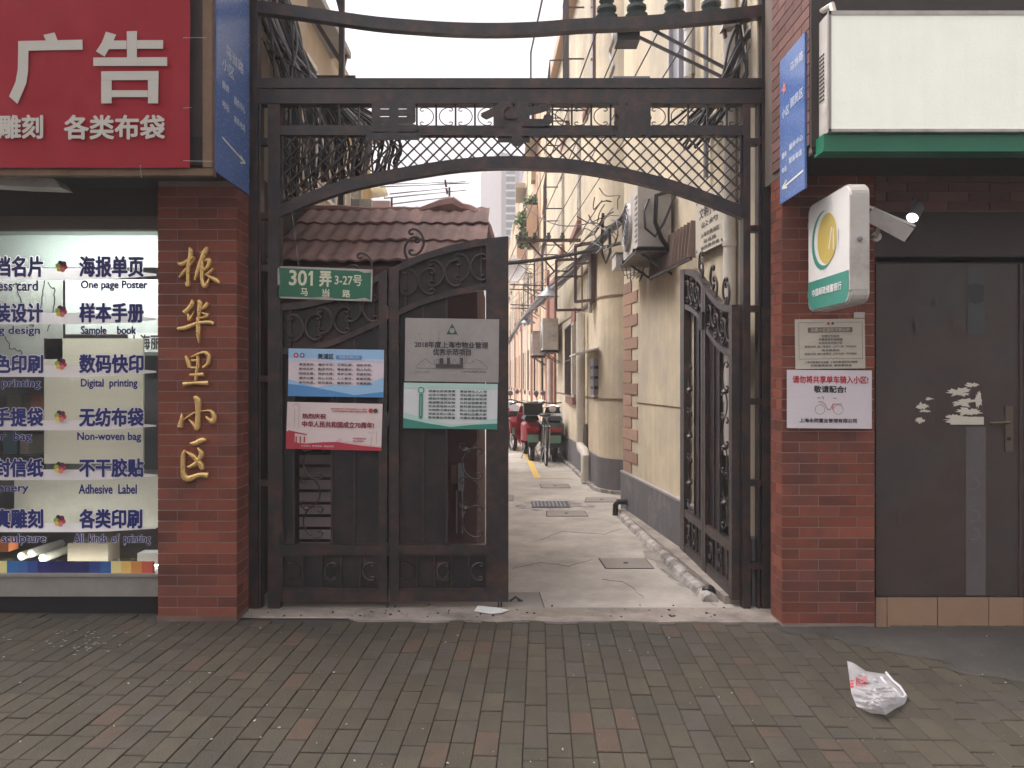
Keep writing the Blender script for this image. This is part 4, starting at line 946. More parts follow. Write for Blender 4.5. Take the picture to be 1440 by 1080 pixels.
def pipe_on(f, pts, r, m, label, off=.06, name='downpipe'):
    q = [f(x, y, off) for x, y in pts]
    return tag(MB().tube(q, r, 10).build(name, m), label, 'pipe')
def vpipe(f, px, py0, py1, r, m, label, off=.06):
    a = f(px, py1, off); z1_ = CH+(CY-py0)/F*a.y
    t = thing('downpipe', a, label, 'pipe'); MB().tube([a, (a.x, a.y, z1_)], r, 10).build('pipe', m, t)
    z = a.z+.4
    while z < z1_: MB().lathe((a.x, a.y, z), [(r+.006, -.02), (r+.006, .02)], 10).build('collar', m, t); z += 1.1
    return t
vpipe(WA, 1036, -80, 640, .045, pipew, 'pale downpipe beside the right gate post', .05)
vpipe(WA, 981, -60, 108, .03, white, 'bright white pipe high on the cream wall above the gate beam', .08)
vpipe(WA, 1000, -60, 250, .02, greym, 'thin grey conduit high on the cream wall near the cable bundle', .04)
# AC unit
def ac(o, w_, h, d_, label):          # fan face towards -X
    t = thing('air_conditioner', o, label, 'air conditioner', 'air conditioners on the lane walls'); x, y, z = o
    MB().box(x, x+d_, y, y+w_, z, z+h).build('casing', dirtyw, t)
    c = (x-.012, y+w_*.62, z+h*.5); r = h*.42
    MB().lathe(c, [(r, .011), (r, 0), (r*.93, -.02), (r*.9, .0), (.001, .0)], 20, 'x').build('fan_ring', dirtyw, t)
    b = MB()
    for k in range(20):
        a = 2*math.pi*k/20; b.bar((c[0]-.02, c[1], c[2]), (c[0]-.018, c[1]+r*math.cos(a), c[2]+r*math.sin(a)), .004, .004)
    for rr in (.3, .55, .8): b.tube([(c[0]-.02, c[1]+r*rr*math.cos(a*.393), c[2]+r*rr*math.sin(a*.393)) for a in range(17)], .0035, 4)
    b.build('grille', greym, t)
    b = MB()
    for k in range(5):
        a = 2*math.pi*k/5; b.prism([Vector((c[0]-.003, c[1], c[2])), Vector((c[0]-.003, c[1]+r*.8*math.cos(a), c[2]+r*.8*math.sin(a))), Vector((c[0]-.008, c[1]+r*.8*math.cos(a+.7), c[2]+r*.8*math.sin(a+.7)))], (-.003, 0, 0))
    b.build('fan', black, t)
    for k in range(9): MB().box(x-.006, x-.001, y+.02, y+w_*.16, z+h*(.1+.09*k), z+h*(.1+.09*k)+.012).build('vent_slat', greym, t)
    for yy in (y+.1, y+w_-.1): MB().bar((x-.03, yy, z-.02), (x+d_+.05, yy, z-.02), .03, .03).build('bracket', iron, t); MB().bar((x+.02, yy, z-.03), (x+d_+.05, yy, z-.25), .02, .02).build('brace', iron, t)
    MB().box(x-.02, x+d_, y-.03, y+w_+.03, z-.035-.02, z-.036).build('shelf', iron, t)
    return t
a1 = ac((1.125, 6.62, 2.70), .85, .55, .30, 'large air conditioner high on the cream wall just under the iron arch')
MB().tube([(1.22, 6.61, 3.12), (1.17, 6.56, 3.0), (1.18, 6.55, 2.85), (1.27, 6.57, 2.78), (1.35, 6.58, 2.9), (1.45, 6.55, 3.15)], .012, 6).build('hose', cable, a1)
MB().tube([(1.42, 6.61, 3.2), (1.28, 6.56, 3.14), (1.27, 6.56, 2.9), (1.33, 6.57, 2.76), (1.44, 6.57, 2.6)], .02, 8).build('hose', cable, a1)
jb = thing('junction_box', WA(905, 368, .15), 'open white cable box hanging under the large air conditioner', 'box')
c = WA(905, 368, .16)
MB().box(c.x-.14, c.x+.12, c.y-.1, c.y+.2, c.z-.07, c.z+.07).build('case', dirtyw, jb); MB().box(c.x-.15, c.x+.13, c.y-.12, c.y+.22, c.z+.071, c.z+.08).build('lid', greym, jb)
for k in range(6):
    MB().tube([(c.x-.08+.04*k, c.y-.11, c.z+.02), (c.x-.1+.05*k, c.y-.14, c.z-.05), (c.x-.05+.03*k, c.y-.1, c.z-.16-.03*(k % 3)), (c.x+.05+.02*k, c.y-.08, c.z-.12)], .006, 5).build('cable', cable if k % 2 else cableg, jb)
aw = thing('slatted_awning', WA(960, 350, .1), 'small brown slatted awning on the cream wall beside the large air conditioner', 'awning')
for k in range(14):
    Yk = 6.02+.085*k; MB().bar((XA(Yk)-.03, Yk, 2.80), (XA(Yk)-.06, Yk, 2.50), .012, .07, (0, 1, 0)).build('slat', mat('awning_brown', (.25, .18, .155), .6, rnd=.2), aw)
MB().bar((XA(6.0)-.07, 6.0, 2.49), (XA(7.15)-.07, 7.15, 2.49), .025, .02).build('rail', iron, aw)
ns = thing('wall_plaque', WA(1007, 330, .04), 'cream notice board screwed to the wall above the open gate leaf', 'sign')
p, q = WA(987, 362, .05), WA(1028, 345, .05); zl, zh = 2.53-.03, 2.93
bd = Board((p.x, p.y, zl), (q.x-p.x, q.y-p.y, 0), (0, 0, zh-zl), ns); 
if bd.N.x > 0: bd = Board((q.x, q.y, zl), (p.x-q.x, p.y-q.y, 0), (0, 0, zh-zl), ns)
bd.body('board', creamp, .012)
bd.texts([('文明小区', .15, .62, .8, .82)], inkg, .002); bd.texts([('公约', .2, .45, .8, .55), ('上海市黄浦区', .2, .27, .85, .35), ('马当路', .3, .15, .75, .22), ('居民委员会', .2, .05, .85, .11)], inkg, .0008)
for a, c in ((.06, .94), (.94, .94), (.06, .06), (.94, .06)): bd.disc(a, c, .02, ink, n=8, name='screw')
# duct along the wall base, elbow pipe
du = []
for k in range(13):
    Y = 8.1-3.1*k/12; X = 1.206+(1.346-1.206)*k/12; du.append((X+.01*noise.noise(Vector((k*.9, 0, 0))), Y, .0+.008*noise.noise(Vector((0, k*1.7, 0)))))
tag(MB().tube(du, .058, 8).build('drain_duct', cementw), 'whitish cement covered drain pipe along the foot of the cream wall', 'pipe')
b = MB()
for s_, e in ((0, .10),):
    b.prism([Vector((XA(8.3)-.036, 8.3, 0)), Vector((XA(8.3)-.11, 8.3, 0)), Vector((XA(4.95)-.20, 4.95, 0)), Vector((XA(4.95)-.036, 4.95, 0))], (0, 0, .06))
tag(b.build('wall_kerb', cement), kind='structure')
e0 = WA(886, 706, .04); tag(MB().tube([e0, e0+Vector((-.09, 0, .005)), e0+Vector((-.12, 0, -.03)), e0+Vector((-.125, 0, -.16))], .032, 10).build('elbow_pipe', black), 'short black elbow pipe leaving the grey plinth near the corner', 'pipe')
tag(MB().lathe(Vector((1.36, 5.12, .04)), [(.03, -.03), (.05, 0), (.03, .03)], 10, 'y').build('duct_end', black), 'dark open end of the drain pipe near the open gate leaf', 'pipe')

# ------------------------------------------------------------------ RIGHT LANE BUILDING B and beyond
def XB(Y): return 1.64-.045*Y
def WB(px, py, off=0):
    Y = 1.64/((px-CX)/F+.045); p = W(px, py, Y); p.x -= off; return p
Bb = thing('round_corner_building', (1.4, 12, 0), 'cream building with rounded corner and grey plinth further along the lane', 'building')
def bprof(off): 
    c = (XB(10.2)+.55, 10.2); r = .55+off; pts = []
    for k in range(11): a = rad(270-90*k/10*1.0); pts.append((c[0]+r*math.cos(a), c[1]+r*math.sin(a)))
    return [(3.2, 9.65-off)]+pts+[(XB(17)-off, 17), (3.2, 17)]
def wall_from(prof, z0, z1): return MB().prism([Vector((x, y, z0)) for x, y in prof], (0, 0, z1-z0))
o = wall_from(bprof(0), 0, 8.0).build('wall', yellow, Bb)
wall_from(bprof(.03), 0, .46).build('plinth', plinth, Bb); wall_from(bprof(.09), 0, .05).build('kerb', cementw, Bb)
wall_from(bprof(.01), 1.24, 1.262).build('band_line', mat('band_line', (.2, .13, .09), .8), Bb)
wall_from(bprof(.012), 2.62, 2.64).build('band_line', mat('band_line', (.2, .13, .09), .8), Bb)
MB().prism([Vector((XB(15.6)-.05, 15.6, .3)), Vector((XB(16.6)-.05, 16.6, .3)), Vector((2, 16.6, .3)), Vector((2, 15.6, .3))], (0, 0, 3.4)).build('brick_pilaster', redbr, Bb)
wall_from(bprof(.14), 7.86, 8.05).build('eaves', orange, Bb)
cage = iron; brown0 = mat('brown_frame0', (.14, .075, .065), .6)
def cagewin(Y0, Y1, z0, z1, par, fX, bars=True, sill=True, mf=None, dp_=.09):
    w_ = MB().box(fX(Y0)-.02, fX(Y0)+.03, Y0, Y1, z0, z1).build('window', glass, par)
    for (a, b_, c, d_) in ((Y0, Y1, z0-.04, z0), (Y0, Y1, z1, z1+.04), (Y0-.04, Y0, z0, z1), (Y1, Y1+.04, z0, z1)): MB().box(fX(Y0)-.04, fX(Y0)+.03, a, b_, c, d_).build('frame', mf or dirtyw, w_)
    if bars:
        b = MB(); k = Y0
        while k <= Y1+.01: b.bar((fX(Y0)-dp_, k, z0), (fX(Y0)-dp_, k, z1), .014, .014); k += .13
        for z in (z0, (z0+z1)/2, z1):
            b.bar((fX(Y0)-dp_, Y0, z), (fX(Y0)-dp_, Y1, z), .016, .016)
            if dp_ > .1:
                for q in (Y0, Y1): b.bar((fX(Y0)-dp_, q, z), (fX(Y0), q, z), .02, .02)
        b.build('grille', cage, w_)
    if sill: MB().box(fX(Y0)-.07, fX(Y0)+.02, Y0-.1, Y1+.1, z0-.16, z0-.045).build('sill', redbr, w_)
cagewin(12.5, 13.9, 1.25, 2.45, Bb, XB)
MB().box(XB(12.5)-.03, XB(12.5)+.05, 12.4, 14.0, 2.5, 2.72).build('brick_lintel', redbr, Bb)
cagewin(11.9, 13.2, 4.1, 5.5, Bb, XB, False); cagewin(14.2, 15.3, 4.1, 5.5, Bb, XB, dp_=.35); cagewin(10.4, 11.5, 5.7, 7.3, Bb, XB, dp_=.38, mf=brown0); cagewin(13.4, 14.8, 6.2, 7.3, Bb, XB, dp_=.35)
# casement window standing open
cw = thing('casement_window', WB(830, 400, .1), 'open brown framed casement window on the rounded corner building', 'window')
Y0c, Y1c, z0c, z1c = 10.3, 11.7, 2.62, 3.42
MB().box(XB(11)-.01, XB(11)+.02, Y0c, Y1c, z0c, z1c).build('pane', mat('pane_grey', (.33, .32, .32), .2), cw)
def frame_rect(b, P_, w_):
    for i in range(4): b.bar(P_[i], P_[(i+1) % 4], w_, w_)
    b.bar(P_[0].lerp(P_[3], .66), P_[1].lerp(P_[2], .66), w_*.7, w_*.7)
xw = XB(11)-.02; brown = mat('brown_frame', (.10, .055, .05), .5)
b = MB(); frame_rect(b, [Vector((xw, Y0c, z0c)), Vector((xw, Y1c, z0c)), Vector((xw, Y1c, z1c)), Vector((xw, Y0c, z1c))], .05); b.build('frame', brown, cw)
for yy, ex in ((Y1c, .42), (Y0c, .22)):
    b = MB(); P_ = [Vector((xw, yy, z0c)), Vector((xw-ex, yy+(.1 if ex > .3 else .25), z0c)), Vector((xw-ex, yy+(.1 if ex > .3 else .25), z1c)), Vector((xw, yy, z1c))]; frame_rect(b, P_, .04); s_ = b.build('sash', brown, cw)
    MB().add([p_ for p_ in P_], [(0, 1, 2, 3)]).build('sash_pane', gm, cw)
# downpipes on B
vpipe(WB, 826, 440, 624, .07, pipew, 'thick pale soil pipe beside the letter boxes on the cream wall', .10)
q0 = WB(826, 624, .10)
tag(MB().tube([q0, q0+Vector((0, -.08, -.06)), q0+Vector((.02, -.3, -.08)), q0+Vector((.03, -.42, -.14)), Vector((q0.x+.03, q0.y-.42, .02))], .07, 10).build('pipe_elbow', pipew), 'pale soil pipe elbow stepping down to the lane floor', 'pipe')
tag(MB().tube([q0+Vector((.06, -.02, .3)), Vector((q0.x+.06, q0.y-.1, .02))], .04, 8).build('thin_pipe', greym), 'thin dark pipe behind the pale soil pipe elbow', 'pipe')
vpipe(WB, 780, 505, 618, .06, pipew, 'pale downpipe beside the brick pilaster behind the parked bicycles', .1)
tag(MB().tube([WB(835, 440, .05), WB(835, 350, .05)], .03, 8).build('vent_pipe', pipew), 'narrow pipe on the cream wall under the open casement window', 'pipe')
mbx = thing('letter_boxes', WB(840, 530, .1), 'grey wall letter boxes with dark slots under a small pale awning', 'letter box')
Y0m, Y1m = 10.15, 10.55; xm = XB(10.3)-.06
MB().box(xm, xm+.08, Y0m, Y1m, 1.30, 1.80).build('cabinet', greym, mbx)
for k in range(3): MB().box(xm-.004, xm-.001, Y0m+.05, Y1m-.05, 1.38+.14*k, 1.42+.14*k).build('slot', ink, mbx)
for k in range(3): MB().box(xm+.01, xm+.07, Y0m-.005, Y0m-.001, 1.38+.14*k, 1.42+.14*k).build('slot', ink, mbx)
MB().prism([Vector((xm+.06, Y0m-.15, 1.93)), Vector((xm-.26, Y0m-.15, 1.85)), Vector((xm-.26, Y1m+.5, 1.85)), Vector((xm+.06, Y1m+.5, 1.93))], (0, 0, .02)).build('awning', white, mbx)
# street lamps on goosenecks
def goose(o, reach, label):
    t = thing('wall_lamp', o, label, 'lamp', 'gooseneck lamps along the lane'); x, y, z = o
    MB().tube([(x, y, z), (x-reach*.35, y, z+.12), (x-reach*.75, y, z+.13), (x-reach, y, z+.02), (x-reach, y, z-.12)], .014, 6).build('arm', iron, t)
    MB().lathe((x-reach, y, z-.30), [(.001, .17), (.03, .17), (.05, .12), (.10, .08), (.19, .0), (.185, -.005)], 16).build('shade', mat('lamp_shade', (.28, .30, .33), .4, metal=.4), t)
    MB().lathe((x-reach, y, z-.30), [(.001, .05), (.035, .03), (.045, -.02), (.03, -.05), (.001, -.06)], 12).build('bulb', white, t)
goose((XB(12.2), 12.2, 3.18), .50, 'nearest gooseneck lamp on the lane wall left of the casement window')
goose((XB(17.4)-.03, 17.4, 3.15), .45, 'farther gooseneck lamp above the second air conditioner')
ac((XB(15)-.36, 14.5, 2.10), .85, .62, .30, 'boxy air conditioner on the lane wall by the brick pilaster')
ac((XB(18)-.34, 17.6, 2.10), .85, .58, .30, 'smaller looking air conditioner further down the lane wall')
# terrace further down
Cc = thing('terrace', (1.0, 24, 0), 'orange and cream terrace with balconies far down the lane', 'building')
yy = 17.0; k = 0
while yy < 46:
    ln = 2.6; x0_, x1_ = XB(yy), XB(yy+ln); h = [8.6, 9.2, 8.4, 9.0][k % 4]
    MB().prism([Vector((x0_-.02*(k % 2), yy, 0)), Vector((x1_-.02*(k % 2), yy+ln-.002, 0)), Vector((3.5, yy+ln-.002, 0)), Vector((3.5, yy, 0))], (0, 0, h)).build('bay', [yellow2, orange, yellow2, tan][k % 4], Cc)
    MB().prism([Vector((x0_-.05, yy+.002, 0)), Vector((x1_-.05, yy+ln-.004, 0)), Vector((3.4, yy+ln-.004, 0)), Vector((3.4, yy+.002, 0))], (0, 0, .45)).build('plinth', plinth, Cc)
    if k % 2 == 0: MB().prism([Vector((x0_-.06, yy+.1, .46)), Vector((XB(yy+.5)-.06, yy+.5, .46)), Vector((2, yy+.5, .46)), Vector((2, yy+.1, .46))], (0, 0, 3.6)).build('brick_pilaster', redbr, Cc)
    for z in (1.2, 3.6, 5.9):
        cagewin(yy+.8, yy+1.9, z, z+1.25, Cc, XB, z < 5)
    if k in (1, 3):
        bx = XB(yy+.2); bal = MB().box(bx-.32, bx-.06, yy+.2, yy+2.2, 5.35, 5.5).build('balcony', orange, Cc)
        MB().box(bx-.35, bx-.30, yy+.2, yy+2.2, 5.501, 6.2).build('parapet', orange, bal); MB().box(bx-.30, bx-.07, yy+.2, yy+.28, 5.501, 6.2).build('parapet', orange, bal)
        MB().box(bx-.38, bx-.06, yy+.1, yy+2.3, 8.0, 8.15).build('balcony_roof', tan, bal)
    yy += ln; k += 1
MB().box(.55, .95, 21, 21.5, 7.2, 9.3).build('chimney', orange, Cc); MB().box(.5, 1.0, 20.95, 21.55, 9.3, 9.4).build('chimney_cap', tan, Cc)
# roof garden plants
def bush(c, r, n, label):
    b = MB(); c = Vector(c)
    for _ in range(n):
        d_ = Vector((R.gauss(0, 1), R.gauss(0, 1), R.gauss(0, 1))).normalized()*r*R.random()**.4
        d_.z *= .9; p = c+d_*(1+.4*noise.noise(d_*3)); a = Vector((R.uniform(-1, 1), R.uniform(-1, 1), R.uniform(-1, 1))).normalized(); e = a.orthogonal().normalized(); s_ = R.uniform(.05, .1)
        b.add([p-a*s_, p+e*s_*.5, p+a*s_, p-e*s_*.5], [(0, 1, 2, 3)])
    o = b.build('balcony_plant', leafm); return tag(o, label, 'plant', 'plants on the lane balconies')
bush((.42, 20.4, 5.9), .34, 420, 'green bush overhanging the orange balcony beside the pale tower')
bush((.33, 20.0, 5.3), .28, 220, 'lower trailing plant hanging under the orange balcony')
bush((.58, 20.5, 6.4), .30, 200, 'dark plant on the orange balcony next to the cream chimney')

# ------------------------------------------------------------------ TOWER far behind
tw = thing('tower_block', (-1, 130, 0), 'pale high-rise tower block far behind the end of the lane', 'tower')
YT = 130
def txp(px): return fx(px, YT)
ztw = lambda py: CH+(CY-py)/F*YT
MB().prism([Vector((txp(705), YT, 0)), Vector((txp(752), YT, 0)), Vector((txp(752), YT+20, 0)), Vector((txp(705), YT+20, 0))], (0, 0, ztw(228))).build('front_block', tower, tw)
for s_, (pa, pb_, ya, yb, pt_) in enumerate(((697, 704.9, YT, YT+7, 230), (688, 697, YT+7, YT+16, 234), (676, 688, YT+16, YT+30, 246))):
    xa, xb = fx(pa, yb), fx(pb_, ya)
    MB().prism([Vector((xb, ya, 0)), Vector((xa, yb, 0)), Vector((xa+12, yb, 0)), Vector((xb+.5, ya+.5, 0))], (0, 0, CH+(CY-pt_)/F*yb)).build('side_block', tower, tw)
    b = MB(); dd = (Vector((xa, yb, 0))-Vector((xb, ya, 0)))
    for fl in range(11, 40):
        z = fl*1.25
        if z > CH+(CY-pt_)/F*yb-1.2: break
        for k in range(3):
            p = Vector((xb, ya, z))+dd*(.12+.3*k); q = p+dd*.16; n_ = Vector((dd.y, -dd.x, 0)).normalized()*(-.03)
            n_ = Vector((-abs(n_.x), -abs(n_.y), 0))
            b.add([p+n_, q+n_, q+n_+Vector((0, 0, .6)), p+n_+Vector((0, 0, .6))], [(0, 1, 2, 3)])
    o = b.build('side_windows', towerw, tw); o['kind'] = 'stuff'
py = 238; 
while py < 500:
    MB().pbox(712, py, 724, py+7, YT-.05, 0, .04).build('window', towerw, tw); MB().pbox(744, py, 750, py+7, YT-.05, 0, .04).build('window', towerw, tw)
    MB().pbox(711, py+7.3, 725, py+9.3, YT-.35, 0, .34).build('balcony_slab', white, tw); py += 10.7
MB().pbox(730.5, 228, 735, 500, YT-.06, 0, .05).build('lilac_strip', lilac, tw)

# ------------------------------------------------------------------ LEFT LANE HOUSE
lh = thing('left_house', (-3, 9, 0), 'tan house with windows and canopy behind the left side of the gateway', 'building')
MB().box(-5.5, -2.25, 6.6, 10.2, 0, 5.5).build('wall', tan, lh)
MB().box(-5.5, -2.6, 10.2, 13.6, 0, 5.9).build('wall', mat('ochre', (.50, .36, .18), .8, streak=.1), lh)
MB().prism([Vector((-5.5, 6.4, 5.5)), Vector((-2.0, 6.4, 5.5)), Vector((-2.0, 9.2, 5.5)), Vector((-5.5, 9.2, 5.5))], (0, 0, .08)).build('canopy', mat('canopy_grey', (.40, .40, .40), .7), lh)
MB().prism([Vector((-5.5, 10, 5.9)), Vector((-2.4, 10, 5.9)), Vector((-2.4, 13.8, 5.9)), Vector((-5.5, 13.8, 5.9))], (0, 0, .1)).build('eaves', tan, lh)
def lwin(y0_, y1_, z0_, z1_, X, par):
    w_ = MB().box(X-.02, X+.02, y0_, y1_, z0_, z1_).build('window', glass, par)
    for (a, b_, c, d_) in ((y0_, y1_, z0_-.05, z0_), (y0_, y1_, z1_, z1_+.05), (y0_-.05, y0_, z0_, z1_), (y1_, y1_+.05, z0_, z1_), ((y0_+y1_)/2-.025, (y0_+y1_)/2+.025, z0_, z1_)): MB().box(X-.01, X+.04, a, b_, c, d_).build('frame', white, w_)
lwin(7.2, 8.4, 3.7, 5.0, -2.25, lh); lwin(8.8, 9.8, 3.7, 5.0, -2.25, lh); lwin(10.8, 12.6, 3.6, 5.0, -2.6, lh)
for y in (6.7, 9.1): MB().bar((-2.05, y, 5.5), (-2.25, y, 4.6), .05, .05).build('canopy_strut', iron, lh)
# dark post with brace carrying the drying frame
ps = thing('drying_post', (-1.5, 6.4, 2.4), 'dark post and brace standing above the left of the gate beam', 'frame')
MB().bar(W(480, 300, 6.5), W(481, -30, 6.5), .045, .045).build('post', iron, ps); MB().bar(W(441, 25, 6.5), W(480, 88, 6.5), .035, .035).build('brace', iron, ps); MB().bar(W(468, -30, 6.5), W(480, 16, 6.5), .04, .03).build('brace', iron, ps)
MB().bar(W(340, 108, 6.6), W(500, 108, 6.6), .02, .02).build('rail', iron, ps)
dp = thing('drying_rack', W(590, 275, 10), 'thin metal clothes drying poles reaching out above the tiled hut roof', 'drying rack')
for (a, b_) in (((545, 259), (655, 255)), ((535, 263), (660, 257)), ((548, 273), (632, 264)), ((540, 279), (655, 267)), ((552, 287), (632, 277))): MB().tube([W(*a, 10.3), W(*b_, 9.8)], .009, 5).build('pole', greym, dp)
for (a, b_) in (((626, 253), (629, 273)), ((632, 263), (632, 277)), ((551, 278), (551, 296))): MB().tube([W(*a, 9.9), W(*b_, 9.9)], .014, 5).build('strut', brown, dp)
yh = thing('striped_awning', W(515, 270, 13), 'faded yellow awning on the far house left of the drying poles', 'awning')
MB().prism([W(485, 283, 13.4), W(545, 276, 13.4), W(538, 256, 14), W(500, 250, 14)], (0, .05, .05)).build('cloth', mat('awning_yellow', (.62, .52, .30), .7), yh)
for k in range(7): MB().bar(W(487+9*k, 283-k, 13.38), W(503+5.5*k, 252+.5*k, 13.97), .02, .02).build('rib', dirtyw, yh)
MB().pbox(488, 280, 522, 296, 12.5, 0, .3).build('back_box', dirtyw, yh)
MB().pbox(523, 282, 548, 296, 12.6, 0, .3).build('red_print_panel', pinkm, yh)

# ------------------------------------------------------------------ CABLES AND WIRES
def sag(p, q, s_, n=10):
    p, q = Vector(p), Vector(q); return [p.lerp(q, i/n)+Vector((0, 0, -4*s_*(i/n)*(1-i/n))) for i in range(n+1)]
# near crossarm with insulators and the far one
nc = thing('insulator_bracket', W(925, 20, 5.25), 'row of four green insulators on a bracket above the gateway band', 'insulator bracket')
MB().bar(W(840, 36, 5.25), W(1015, 28, 5.25), .05, .05).build('crossarm', iron, nc)
near = [W(853, 22, 5.2), W(895, 20, 5.2), W(948, 18, 5.2), W(1000, 15, 5.2)]
for p in near: MB().lathe(p+Vector((0, 0, -.06)), [(.03, 0), (.07, .02), (.08, .05), (.04, .065), (.07, .09), (.072, .11), (.035, .13), (.055, .16), (.02, .19)], 12).build('insulator', green_ins, nc)
MB().bar(W(898, 52, 5.3), W(1015, 108, 5.1), .02, .02).build('brace', iron, nc); MB().bar(W(918, 42, 5.3), W(1035, 104, 5.1), .02, .02).build('brace', iron, nc)
MB().pbox(868, 42, 900, 56, 5.3, 0, .15).build('box', iron, nc)
fc = thing('insulator_bracket', WB(815, 338), 'crossarm with four small insulators across the lane in the distance', 'insulator bracket')
MB().bar(W(727, 338, 11.6), W(817, 338, 11.9), .05, .05).build('crossarm', brown, fc)
far = [W(732, 334, 11.6), W(752, 334, 11.65), W(771.5, 334, 11.7), W(791, 334, 11.75)]
for p in far: MB().lathe(p+Vector((0, 0, -.02)), [(.015, 0), (.04, .02), (.04, .05), (.02, .06), (.03, .09), (.01, .10)], 10).build('insulator', green_ins, fc)
for a in ((755, 382), (790, 372)): MB().bar(W(a[0]+25, a[1], 11.9), W(a[0]-12, 340, 11.7), .02, .02).build('brace', iron, fc)
for i in range(4):
    tag(MB().tube(sag(near[i]+Vector((0, 0, .08)), far[i]+Vector((0, 0, .05)), .03), .006, 5).build('wire', cable), '%s of four overhead wires running from the near insulators to the far crossarm' % ['leftmost', 'second from left', 'third from left', 'rightmost'][i], 'wire', 'overhead wires')
    tag(MB().tube(sag(far[i]+Vector((0, 0, .05)), far[i]+Vector((-1.1, 16, .5)), .1), .008, 5).build('wire', cable), '%s of four wires going on beyond the far crossarm' % ['leftmost', 'second from left', 'third from left', 'rightmost'][i], 'wire', 'wires beyond the crossarm')
tag(MB().tube(sag(W(872, 342, 8.5), W(560, 372, 7.5), .10, 14), .022, 6).build('thick_cable', cable), 'thick black cable sagging across the lane below the crossarm', 'cable')
tag(MB().tube([W(848, 300, 8.8), W(846, 355, 8.8), W(852, 370, 8.8), W(858, 355, 8.8), W(857, 320, 8.8)], .02, 6).build('cable_loop', cable), 'hanging loop of black cable left of the large air conditioner', 'cable')
cb = thing('cable_bundle', WB(800, 400, .3), 'bundle of grey and black cables running down along the lane wall', 'cable')
for k in range(14):
    j = lambda s_: Vector((R.uniform(-s_, s_), R.uniform(-s_, s_), R.uniform(-s_, s_)))
    pts = [W(884, 300, 8.4), W(866, 318, 8.9), W(830, 350, 10.2), W(800, 383, 12.2), W(765, 418, 14.5), W(735, 452, 18), W(715, 480, 21)]
    MB().tube([Vector(q) for q in catmull([tuple(p+j(.07)) for p in pts], 4)], .012 if k % 3 else .02, 5).build('cable', cable if k % 2 else cableg, cb)
cl2 = thing('cable_tangle', WA(880, 300, .3), 'tangle of thin cables beside the fan of the large air conditioner', 'cable')
for k in range(12):
    a = W(R.uniform(842, 872), R.uniform(265, 330), 8.0); pts = [a]
    for _ in range(4): pts.append(pts[-1]+Vector((R.uniform(-.12, .10), R.uniform(-.1, .2), R.uniform(-.16, .12))))
    MB().tube([Vector(q) for q in catmull([tuple(p) for p in pts], 4)], .007, 4).build('cable', cable if k % 2 else cableg, cl2)
tag(MB().tube(sag(W(735, 285, 13), W(862, 298, 9), .28, 12), .009, 5).build('thin_cable', cable), 'thin cable dipping across the lane in front of the orange balcony', 'cable')
# near right bundle
nb = thing('cable_bundle', W(1060, 60, 5.0), 'dense fan of black cables dropping from the top right of the gateway', 'cable')
for k in range(34):
    x0_, x1_ = R.uniform(1040, 1098), R.uniform(1012, 1052); y1_ = R.uniform(105, 122); Y = R.uniform(5.0, 5.5)
    pts = [W(x0_+20, -40, Y), W(x0_, 20, Y), W((x0_+x1_)/2+R.uniform(-6, 6), 62+R.uniform(-8, 8), Y), W(x1_, y1_, Y), W(x1_-18-R.uniform(0, 60), 160+R.uniform(0, 50), Y+.3)]
    MB().tube([Vector(q) for q in catmull([tuple(p) for p in pts], 4)], R.uniform(.006, .014), 5).build('cable', cable if k % 5 else cableg, nb)
MB().tube([W(1095, 10, 4.95), W(1050, 30, 5.0), W(1028, 38, 5.0)], .012, 6).build('arm', iron, nb)
lp = thing('flood_lamp', W(1030, 40, 5.0), 'small pale flood lamp hanging at the right end of the curved band', 'lamp')
MB().prism([W(1021, 18, 4.95), W(1036, 22, 4.95), W(1034, 36, 4.95), W(1016, 40, 4.95)], (0, .08, 0)).build('housing', dirtyw, lp); MB().bar(W(1018, 40, 4.98), W(1020, 53, 4.98), .02, .03).build('cable_gland', brown, lp)
# left dense hanging cables
lbn = thing('cable_bundle', W(420, 60, 5.4), 'thick mass of cables hanging behind the left end of the gateway', 'cable')
for k in range(95):
    x0_ = R.uniform(352, 420); Y = R.uniform(5.1, 6.0); xe = 398+160*R.random()**1.3
    pts = [W(x0_-25, -30, Y), W(x0_, 40+R.uniform(-15, 15), Y), W(min(440, x0_*.45+xe*.55)+R.uniform(-5, 5), 110, Y), W(xe, 190+R.uniform(-10, 10), Y), W(xe+R.uniform(-4, 4), min(262, 215+R.uniform(0, 30)), Y), W(xe+R.uniform(-9, 9), 288-.22*(xe-398)+R.uniform(-25, 0), Y+.2)]
    MB().tube([Vector(q) for q in catmull([tuple(p) for p in pts], 4)], R.uniform(.006, .012), 5).build('cable', cable if k % 3 else cableg, lbn)
MB().prism([W(378, 25, 5.6), W(396, 28, 5.6), W(392, 70, 5.7), W(384, 60, 5.7)], (0, .03, 0)).build('red_tag', redp, lbn)

# ------------------------------------------------------------------ LANE FLOOR FITTINGS
def lid(pts, label, m=concrete, lip=.012, dark_=True):
    P_ = [Vector((*G(*p), 0)) for p in pts]; c = sum(P_, Vector())/4
    t = thing('inspection_cover', (c.x, c.y, 0), label, 'drain cover')
    b = MB(); b.add([Vector((p.x, p.y, .0055)) for p in [c+(p-c)*1.0 for p in P_]], [(0, 1, 2, 3)]); b.build('joint', mat('cover_joint', (.05, .045, .04), .9), t)
    b = MB(); q = [c+(p-c)*(1-lip/ (p-c).length*1.2) for p in P_]; b.prism([Vector((p.x, p.y, .006)) for p in q], (0, 0, .004)).build('slab', m, t)
    MB().lathe((c.x, c.y, .0105), [(.022, 0), (.018, .004)], 8).build('lifting_hole', black, t); return t
cmat = mat('cover_concrete', (.30, .265, .23), .85, var=.3, sc=6, c2=(.22, .19, .165), c2t=.55, c2s=3)
